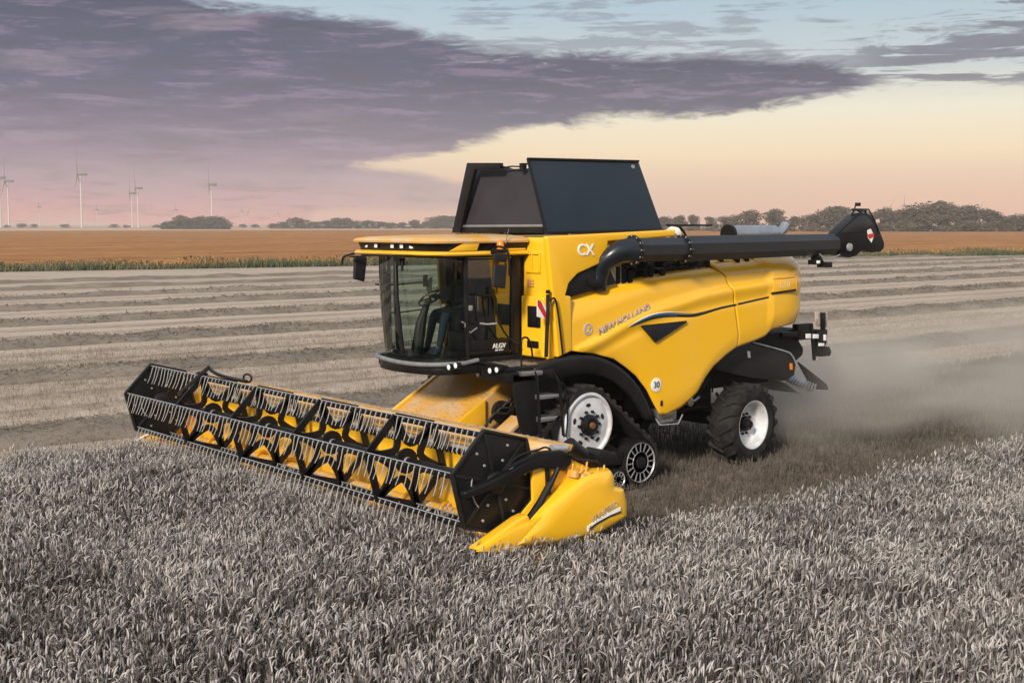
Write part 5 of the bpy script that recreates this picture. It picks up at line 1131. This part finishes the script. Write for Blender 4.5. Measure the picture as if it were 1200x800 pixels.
# header drive side: black tube, hooks, plates between arm and divider
part(MB().tube([(4.450, -2.917, 1.462), (4.450, -2.736, 1.346), (4.450, -2.485, 1.170)], [.10, .09, .085], 14), 'drive_shaft_cover', 'black')
part(MB().prism([(4.600, -2.589, 1.340), (4.600, -2.551, 1.403), (4.600, -2.323, 1.328), (4.600, -2.255, 1.232), (4.600, -2.456, 1.208), (4.600, -2.589, 1.234)], (-.25, 0, 0)), 'drive_gearbox', 'black', bevel=.02)
hk = MB()
for i, (y, zz) in enumerate(((-2.98, 1.22), (-2.86, 1.16), (-2.77, 1.18), (-2.62, 1.13), (-2.5, 1.16))): hk.tube([(4.58, y, zz-.02), (4.58+.02*(i%2), y+.02, zz+.07+.03*(i%3))], .012, 6).box((4.52, y-.02, zz-.08), (4.66, y+.03+.02*(i%2), zz))
part(hk, 'divider_catches', 'yellow_worn', bevel=.006)

# ---- reel
RY, RZ, RR = -3.92, 1.17, .555
A0 = 45
RX0, RX1 = -3.86, 4.36
def rp(k, r_=RR, x=0): a = R(A0+60*k); return Vector((x, RY+math.cos(a)*r_, RZ+math.sin(a)*r_))
part(MB().tube([(RX0, RY, RZ), (RX1, RY, RZ)], .045, 12), 'reel_shaft', 'black')
# one tine: coil on the bar, finger hanging down with a slight sweep
tmb = MB().tube([(0, -.02, .012), (0, -.034, -.02), (0, -.05, -.08), (.003, -.078, -.16), (.005, -.115, -.235)], [.005, .0055, .005, .0045, .004], 4).tube([(-.012, 0, -.0), (.012, 0, 0)], .021, 6)
tine_me = tmb.mesh('tine'); tine_me.materials.append(M['tine'])
bars = []
for k in range(6):
    p = rp(k)
    b = part(MB().tube([(RX0, p.y, p.z), (RX1, p.y, p.z)], .021, 8).tube([(RX0, p.y+.03, p.z-.035), (RX1, p.y+.03, p.z-.035)], .024, 6), 'reel_bar', 'black')
    part(MB().tube([(RX0+.01, p.y-.016, p.z+.02), (RX1-.01, p.y-.016, p.z+.02)], .0065, 5), 'bar_highlight_strip', 'steel', b)  # pale strip added along the bar as its highlight line
    n = 74
    if k >= 4:
        jm = MB()
        for i in range(n):
            x = RX0+.10+i*(RX1-RX0-.2)/(n-1); jm.add([(v.co.x+x, v.co.y+p.y, v.co.z+p.z) for v in tine_me.vertices], [tuple(f.vertices) for f in tine_me.polygons])
        o = part(jm, 'tine', 'tine', b); o['kind'] = 'stuff'
    else:
        for i in range(n):
            x = RX0+.10+i*(RX1-RX0-.2)/(n-1)
            link('tine', tine_me, b, loc=(x+random.uniform(-.008, .008), p.y, p.z), rot=(random.uniform(-.09, .09), random.uniform(-.06, .06), 0))
# spiders: flat chords between bars, arms curving in to the shaft
def band(mb, pts, w, th, x):
    P = [Vector(q) for q in pts]; V = []; F = []
    for i, p in enumerate(P):
        t_ = (P[min(i+1, len(P)-1)]-P[max(i-1, 0)]).normalized(); nn = Vector((0, -t_.z, t_.y))*w/2
        V += [(x-th/2, p.y+nn.y, p.z+nn.z), (x+th/2, p.y+nn.y, p.z+nn.z), (x+th/2, p.y-nn.y, p.z-nn.z), (x-th/2, p.y-nn.y, p.z-nn.z)]
    for i in range(len(P)-1):
        for j in range(4): F.append((i*4+j, i*4+(j+1) % 4, i*4+4+(j+1) % 4, i*4+4+j))
    F += [(3, 2, 1, 0), (len(V)-4, len(V)-3, len(V)-2, len(V)-1)]; mb.add(V, F)
sm_ = MB()
for k in range(6):
    a, b = rp(k), rp(k+1); band(sm_, [a, b], .085, .03, 0)
for k in range(6):
    a0 = A0+60*k; pts = []
    for da, rr_ in ((0, .56), (1.5, .44), (4, .36), (11, .275), (20, .225), (30, .21), (40, .225), (49, .275), (56, .36), (58.5, .44), (60, .56)):
        an = R(a0+da); pts.append(Vector((0, RY+math.cos(an)*rr_, RZ+math.sin(an)*rr_)))
    band(sm_, pts, .085, .034, 0)
sm_.lathe([(-.02, .15), (.02, .15)], (0, RY, RZ), 'X', 18)
sp_me1 = sm_.mesh('reel_spider'); sp_me1.materials.append(M['black'])
for x in (-2.13, -.50, 1.13, 2.76):
    s_ = link('reel_spider', sp_me1, H, loc=(x, 0, 0)); part(MB().lathe([(.02, .05), (.05, .048), (.055, .03)], (0, RY, RZ), 'X', 12), 'spider_boss', 'steel', s_)
# closed end plates with pressed ribs
for x, s in ((RX1+.02, 1), (RX0-.04, -1)):
    pl = part(MB().prism([tuple(rp(k, .60, x)) for k in range(6)], (.018, 0, 0)), 'reel_end_plate', 'black', bevel=.004)
    rb_ = MB()
    for k in range(6): rb_.bar(rp(k, .60, x+.02), rp(k+1, .60, x+.02), .03, .05, (1, 0, 0)); rb_.bar(rp(k, .14, x+.02), rp(k, .56, x+.02), .035, .03, (1, 0, 0))
    rb_.lathe([(-.02, .13), (.06, .12), (.08, .06)], (x, RY, RZ), 'X', 18)
    part(rb_, 'plate_ribs', 'plastic', pl, bevel=.004)
    bt_ = MB()
    for k in range(6):
        for q in (.25, .42): p = rp(k+.35, q, x+.018); bt_.lathe([(0, .016), (.012, .014)], p, 'X', 8)
    part(bt_, 'plate_bolts', 'steel', pl)
    part(MB().tube([tuple(rp(k*.25+2, .33, x+.03)) for k in range(5)], .008, 5), 'plate_hose', 'steel', pl)
# reel arms
am = [(4.520, -4.439, 1.091), (4.520, -4.450, 1.164), (4.520, -4.078, 1.240), (4.520, -3.716, 1.350), (4.520, -3.404, 1.461), (4.520, -3.119, 1.452), (4.520, -2.967, 1.382), (4.520, -2.954, 1.285), (4.520, -3.055, 1.203), (4.520, -3.181, 1.247), (4.520, -3.427, 1.287), (4.520, -3.704, 1.238), (4.520, -4.020, 1.151)]
part(MB().prism([(4.46, p[1], p[2]) for p in am], (.10, 0, 0)), 'reel_arm', 'black', bevel=.025, bseg=3)
part(MB().prism([(4.565, p[1], p[2]) for p in [(4.570, -3.968, 1.352), (4.570, -3.875, 1.377), (4.570, -3.471, 1.476), (4.570, -3.423, 1.461), (4.570, -3.829, 1.353), (4.570, -3.945, 1.313)]], (.02, 0, 0)), 'arm_edge_plate', 'plastic', bevel=.004)
part(MB().prism([(4.57, p[1], p[2]) for p in [(4.580, -3.872, 1.346), (4.580, -3.814, 1.362), (4.580, -3.814, 1.343), (4.580, -3.872, 1.328)]], (.004, 0, 0)), 'arm_sticker', 'decal_w')
part(MB().prism([(4.57, p[1], p[2]) for p in [(4.580, -3.600, 1.432), (4.580, -3.516, 1.455), (4.580, -3.516, 1.436), (4.580, -3.600, 1.414)]], (.004, 0, 0)), 'arm_sticker', 'decal_w')
part(MB().tube([(4.560, -3.167, 1.260), (4.560, -3.302, 1.052), (4.560, -3.437, 0.921)], .030, 8).tube([(4.560, -3.278, 1.105), (4.560, -3.437, 0.902), (4.560, -3.630, 0.716)], .042, 8), 'lift_cylinder', 'black')
part(MB().tube([(4.500, -3.275, 1.265), (4.500, -3.262, 1.037), (4.500, -3.249, 0.846)], .035, 6), 'arm_support', 'black')
part(MB().tube(smooth_curve([(4.500, -3.164, 1.421), (4.500, -3.288, 1.492), (4.500, -3.411, 1.478), (4.500, -3.628, 1.456), (4.500, -3.770, 1.400), (4.500, -3.864, 1.301)], 5), .012, 6).tube(smooth_curve([(4.580, -3.010, 1.396), (4.580, -2.907, 1.327), (4.580, -2.596, 1.270)], 4), .016, 6), 'arm_hoses', 'plastic')
part(MB().tube([(4.5, -3.0, 1.45), (4.5, -3.22, 1.47)], .045, 10), 'arm_pivot', 'steel')
part(MB().prism([(-3.98, -3.05, 1.52), (-3.98, -3.2, 1.56), (-3.98, -3.9, 1.22), (-3.98, -4.2, 1.16), (-3.98, -4.2, 1.08), (-3.98, -3.8, 1.1), (-3.98, -3.1, 1.4)], (-.08, 0, 0)), 'reel_arm', 'black', bevel=.02)
# centre support rod and hose loop above the far half of the reel
part(MB().bar(*[(-2.179, -4.420, 1.480), (-1.196, -4.420, 1.958)], .03, .05).tube(smooth_curve([(-3.389, -3.350, 1.679), (-3.105, -3.350, 1.611), (-2.660, -3.350, 1.586), (-2.149, -3.350, 1.583)], 5), .028, 8), 'reel_support_rod', 'black', bevel=.004)
lc_ = Vector([(-2.215, -3.300, 1.624)][0])
part(MB().tube([lc_+Vector((math.cos(a)*.07, math.cos(a)*.03, math.sin(a)*.06)) for a in [2*math.pi*i/16 for i in range(16)]], .016, 6, closed=True), 'hose_loop', 'black')

# ============================================================ driver
def skin_body(name, verts, edges, m, parent, sub=2):
    me = bpy.data.meshes.new(name); me.from_pydata([v[:3] for v in verts], edges, []); me.materials.append(m)
    o = link(name, me, parent); md = o.modifiers.new('skin', 'SKIN')
    for i, v in enumerate(me.skin_vertices[0].data): v.radius = (verts[i][3], verts[i][4] if len(verts[i]) > 4 else verts[i][3]); v.use_root = (i == 0)
    md2 = o.modifiers.new('sub', 'SUBSURF'); md2.levels = sub; md2.render_levels = sub
    dg = bpy.context.evaluated_depsgraph_get(); m2 = bpy.data.meshes.new_from_object(o.evaluated_get(dg))
    o.modifiers.clear(); o.data = m2
    for p in m2.polygons: p.use_smooth = True
    if not m2.materials: m2.materials.append(m)
    return o
P = empty('person', (.08, -1.02, 2.60)); tag(P, 'driver in navy workwear and dark cap sitting behind the cab glass', 'person')
bv = [(0, 0, .03, .16, .12), (0, .05, .22, .15, .11), (0, .06, .42, .17, .11), (0, .05, .50, .12, .09), (0, .03, .57, .05), (0, .0, .63, .055),
      (-.19, .04, .46, .065), (-.25, -.12, .26, .05), (-.16, -.38, .26, .038), (-.14, -.47, .28, .03),
      (.19, .04, .46, .065), (.27, -.10, .25, .05), (.30, -.36, .18, .038), (.31, -.46, .17, .03),
      (-.10, -.05, .0, .10), (-.13, -.42, .03, .075), (-.13, -.50, -.28, .055), (-.13, -.56, -.50, .045), (-.13, -.70, -.52, .035),
      (.10, -.05, .0, .10), (.14, -.42, .03, .075), (.15, -.50, -.28, .055), (.15, -.56, -.50, .045), (.15, -.70, -.52, .035)]
be = [(0, 1), (1, 2), (2, 3), (3, 4), (4, 5), (2, 6), (6, 7), (7, 8), (8, 9), (2, 10), (10, 11), (11, 12), (12, 13), (0, 14), (14, 15), (15, 16), (16, 17), (17, 18), (0, 19), (19, 20), (20, 21), (21, 22), (22, 23)]
skin_body('body', bv, be, M['jacket'], P)
hd = MB()
prof = [(-.125, .02), (-.11, .045), (-.07, .07), (-.02, .084), (.04, .088), (.085, .075), (.115, .045), (.125, .0)]
hd.lathe(prof, (0, 0, 0), 'Z', 20); hm_ = hd.mesh('head')
for v in hm_.vertices: v.co.x *= .86; v.co.y *= 1.12
hm_.materials.append(M['skin']); hdo = link('head', hm_, P, loc=(0, -.01, .72))
part(MB().prism([(-.013, -.09, .02), (.013, -.09, .02), (.017, -.118, -.03), (-.017, -.118, -.03)], (0, .03, -.002)), 'nose', 'skin', hdo, bevel=.006)
part(MB().box((-.028, -.089, -.062), (.028, -.078, -.054)), 'mouth', 'red', hdo, bevel=.003)
for s in (-1, 1):
    part(MB().lathe([(-.006, .013), (.004, .010), (.006, 0)], (s*.033, -.088, .012), 'Y', 10), 'eye', 'black', hdo)
    part(MB().lathe([(-.01, .028), (.01, .024)], (s*.076, .01, -.01), 'X', 12), 'ear', 'skin', hdo)
cp = MB().lathe([(.03, .094), (.075, .092), (.115, .07), (.135, .03), (.138, 0)], (0, 0, 0), 'Z', 20)
for i, v in enumerate(cp.v): cp.v[i] = (v[0]*.88, v[1]*1.13, v[2])
cp.prism([(-.07, -.09, .035), (.07, -.09, .035), (.055, -.185, .02), (-.055, -.185, .02)], (0, 0, .012)); part(cp, 'cap', 'hair', hdo, bevel=.004)
def hand(c, s):
    c = Vector(c); vs = [(c.x, c.y+.03, c.z, .024, .018), (c.x, c.y-.02, c.z+.004, .030, .015)]; es = [(0, 1)]
    for q in range(4):
        x = c.x+(q-1.5)*.019; L = (.026, .031, .029, .022)[q]; k = len(vs)
        vs += [(x, c.y-.045, c.z+.006, .009), (x, c.y-.045-L, c.z-.004, .0085), (x, c.y-.045-L-.006, c.z-.030, .008)]; es += [(1, k), (k, k+1), (k+1, k+2)]
    k = len(vs); vs += [(c.x+s*.035, c.y-.01, c.z-.008, .010), (c.x+s*.042, c.y-.04, c.z-.022, .009)]; es += [(0, k), (k, k+1)]
    skin_body('hand', vs, es, M['skin'], P, 1)
hand((-.135, -.53, .295), 1); hand((.31, -.52, .17), -1)

# ============================================================ dust and haze
def volume_box(name, a, b, dens, col, aniso=.2, noise_=None):
    m = bpy.data.materials.new(name); m.use_nodes = True; t = m.node_tree; t.nodes.clear()
    out = t.nodes.new('ShaderNodeOutputMaterial'); v = t.nodes.new('ShaderNodeVolumePrincipled'); v.inputs['Color'].default_value = (*col, 1)
    v.inputs['Anisotropy'].default_value = aniso; v.inputs['Density'].default_value = dens; t.links.new(v.outputs[0], out.inputs['Volume'])
    if noise_: noise_(t, v)
    o = link(name, MB().box(a, b).mesh(name, smooth=0), None, m); return o
def dust_noise(t, v):
    g = t.nodes.new('ShaderNodeNewGeometry'); s3 = t.nodes.new('ShaderNodeSeparateXYZ'); t.links.new(g.outputs['Position'], s3.inputs[0])
    x, y, z = (NX(t, s3.outputs[i]) for i in range(3))
    n_ = noisen(t, comb(t, x*.35, y*.22, z*.7), 1.0, 3, .55, .4)
    f = y.map(4.2, 6.5)*y.map(30, 12)*(x._m('ABSOLUTE')).map(5.5, 2.8)
    h_ = (z + (y-5)._m('MAXIMUM', 0.0)*-.02).map(2.1, .2)
    d = n_.map(.38, .62)*f*h_*.42
    t.links.new(d.s, v.inputs['Density'])
o = volume_box('dust_cloud', (-6, 4.2, .02), (6, 30, 2.6), .2, (1.0, .90, .78), .1, dust_noise)
tag(o, 'pale dust and chaff blowing low behind the rear of the combine', 'dust', kind='stuff')
o = volume_box('haze', (-2900, -300, -1), (300, 2900, 125), .00028, (.98, .90, .85), .0)
tag(o, kind='stuff')
# loose chaff and straw bits lying on the ledges of the machine
M['chaff'] = leafmat('chaff', [(.30, .25, .18), (.48, .41, .31), (.58, .50, .38)])
def chaff(n, fn, sz=.016):
    r = np.random.RandomState(n); V = []
    for _ in range(n):
        x, y, z = fn(r); a = r.uniform(0, 6.28); L = r.uniform(.5, 2.2)*sz; w = sz*.22; dx, dy = math.cos(a)*L, math.sin(a)*L; sx, sy = -math.sin(a)*w, math.cos(a)*w
        V += [(x-dx-sx, y-dy-sy, z), (x-dx+sx, y-dy+sy, z), (x+dx+sx, y+dy+sy, z+.004), (x+dx-sx, y+dy-sy, z+.004)]
    o = link('chaff', np_mesh('chaff', V, np.arange(4*n).reshape(-1, 4), M['chaff']), H); o['kind'] = 'stuff'
chaff(1500, lambda r: ((lambda y: (r.uniform(-.7, .74), y, fhz(y)+.006))(-.9-2.0*r.rand()**.8)))
chaff(1100, lambda r: (r.uniform(-3.9, 4.4), r.uniform(-3.10, -3.0), 1.512))
chaff(2600, lambda r: ((lambda y: (r.uniform(-3.8, 4.3), y, .215+.09*(y+4.4)/1.06))(r.uniform(-4.35, -3.4))), .03)
chaff(300, lambda r: (r.uniform(.98, 1.54), r.uniform(-1.38, -.6), 1.99))
chaff(260, lambda r: (r.uniform(-.7, .9), r.uniform(-2.1, -.8), 3.775))

# cut stalks and ears carried in over the knife towards the auger
r = np.random.RandomState(77); n = 9000
x = r.uniform(HX0+.1, HX1-.1, n); y = r.uniform(-4.45, -3.62, n); z = .24+.10*(y+4.45)+r.uniform(0, 1, n)**1.5*(.20+.08*np.sin(x*2.3)+.05*np.sin(x*5.1))
a = r.normal(1.57, .6, n); t_ = r.uniform(-.5, .6, n); L = r.uniform(.05, .16, n); w = r.uniform(.003, .008, n)
dx, dy, dz = np.cos(a)*np.cos(t_)*L, np.sin(a)*np.cos(t_)*L, np.sin(t_)*L; sx, sy = -np.sin(a)*w, np.cos(a)*w
V = np.stack([np.c_[x-dx-sx, y-dy-sy, z-dz], np.c_[x-dx+sx, y-dy+sy, z-dz], np.c_[x+dx+sx, y+dy+sy, z+dz], np.c_[x+dx-sx, y+dy-sy, z+dz]], 1).reshape(-1, 3)
o = link('cut_straw', np_mesh('cut_straw', V, np.arange(4*n).reshape(-1, 4), M['ear']), H); o['kind'] = 'stuff'
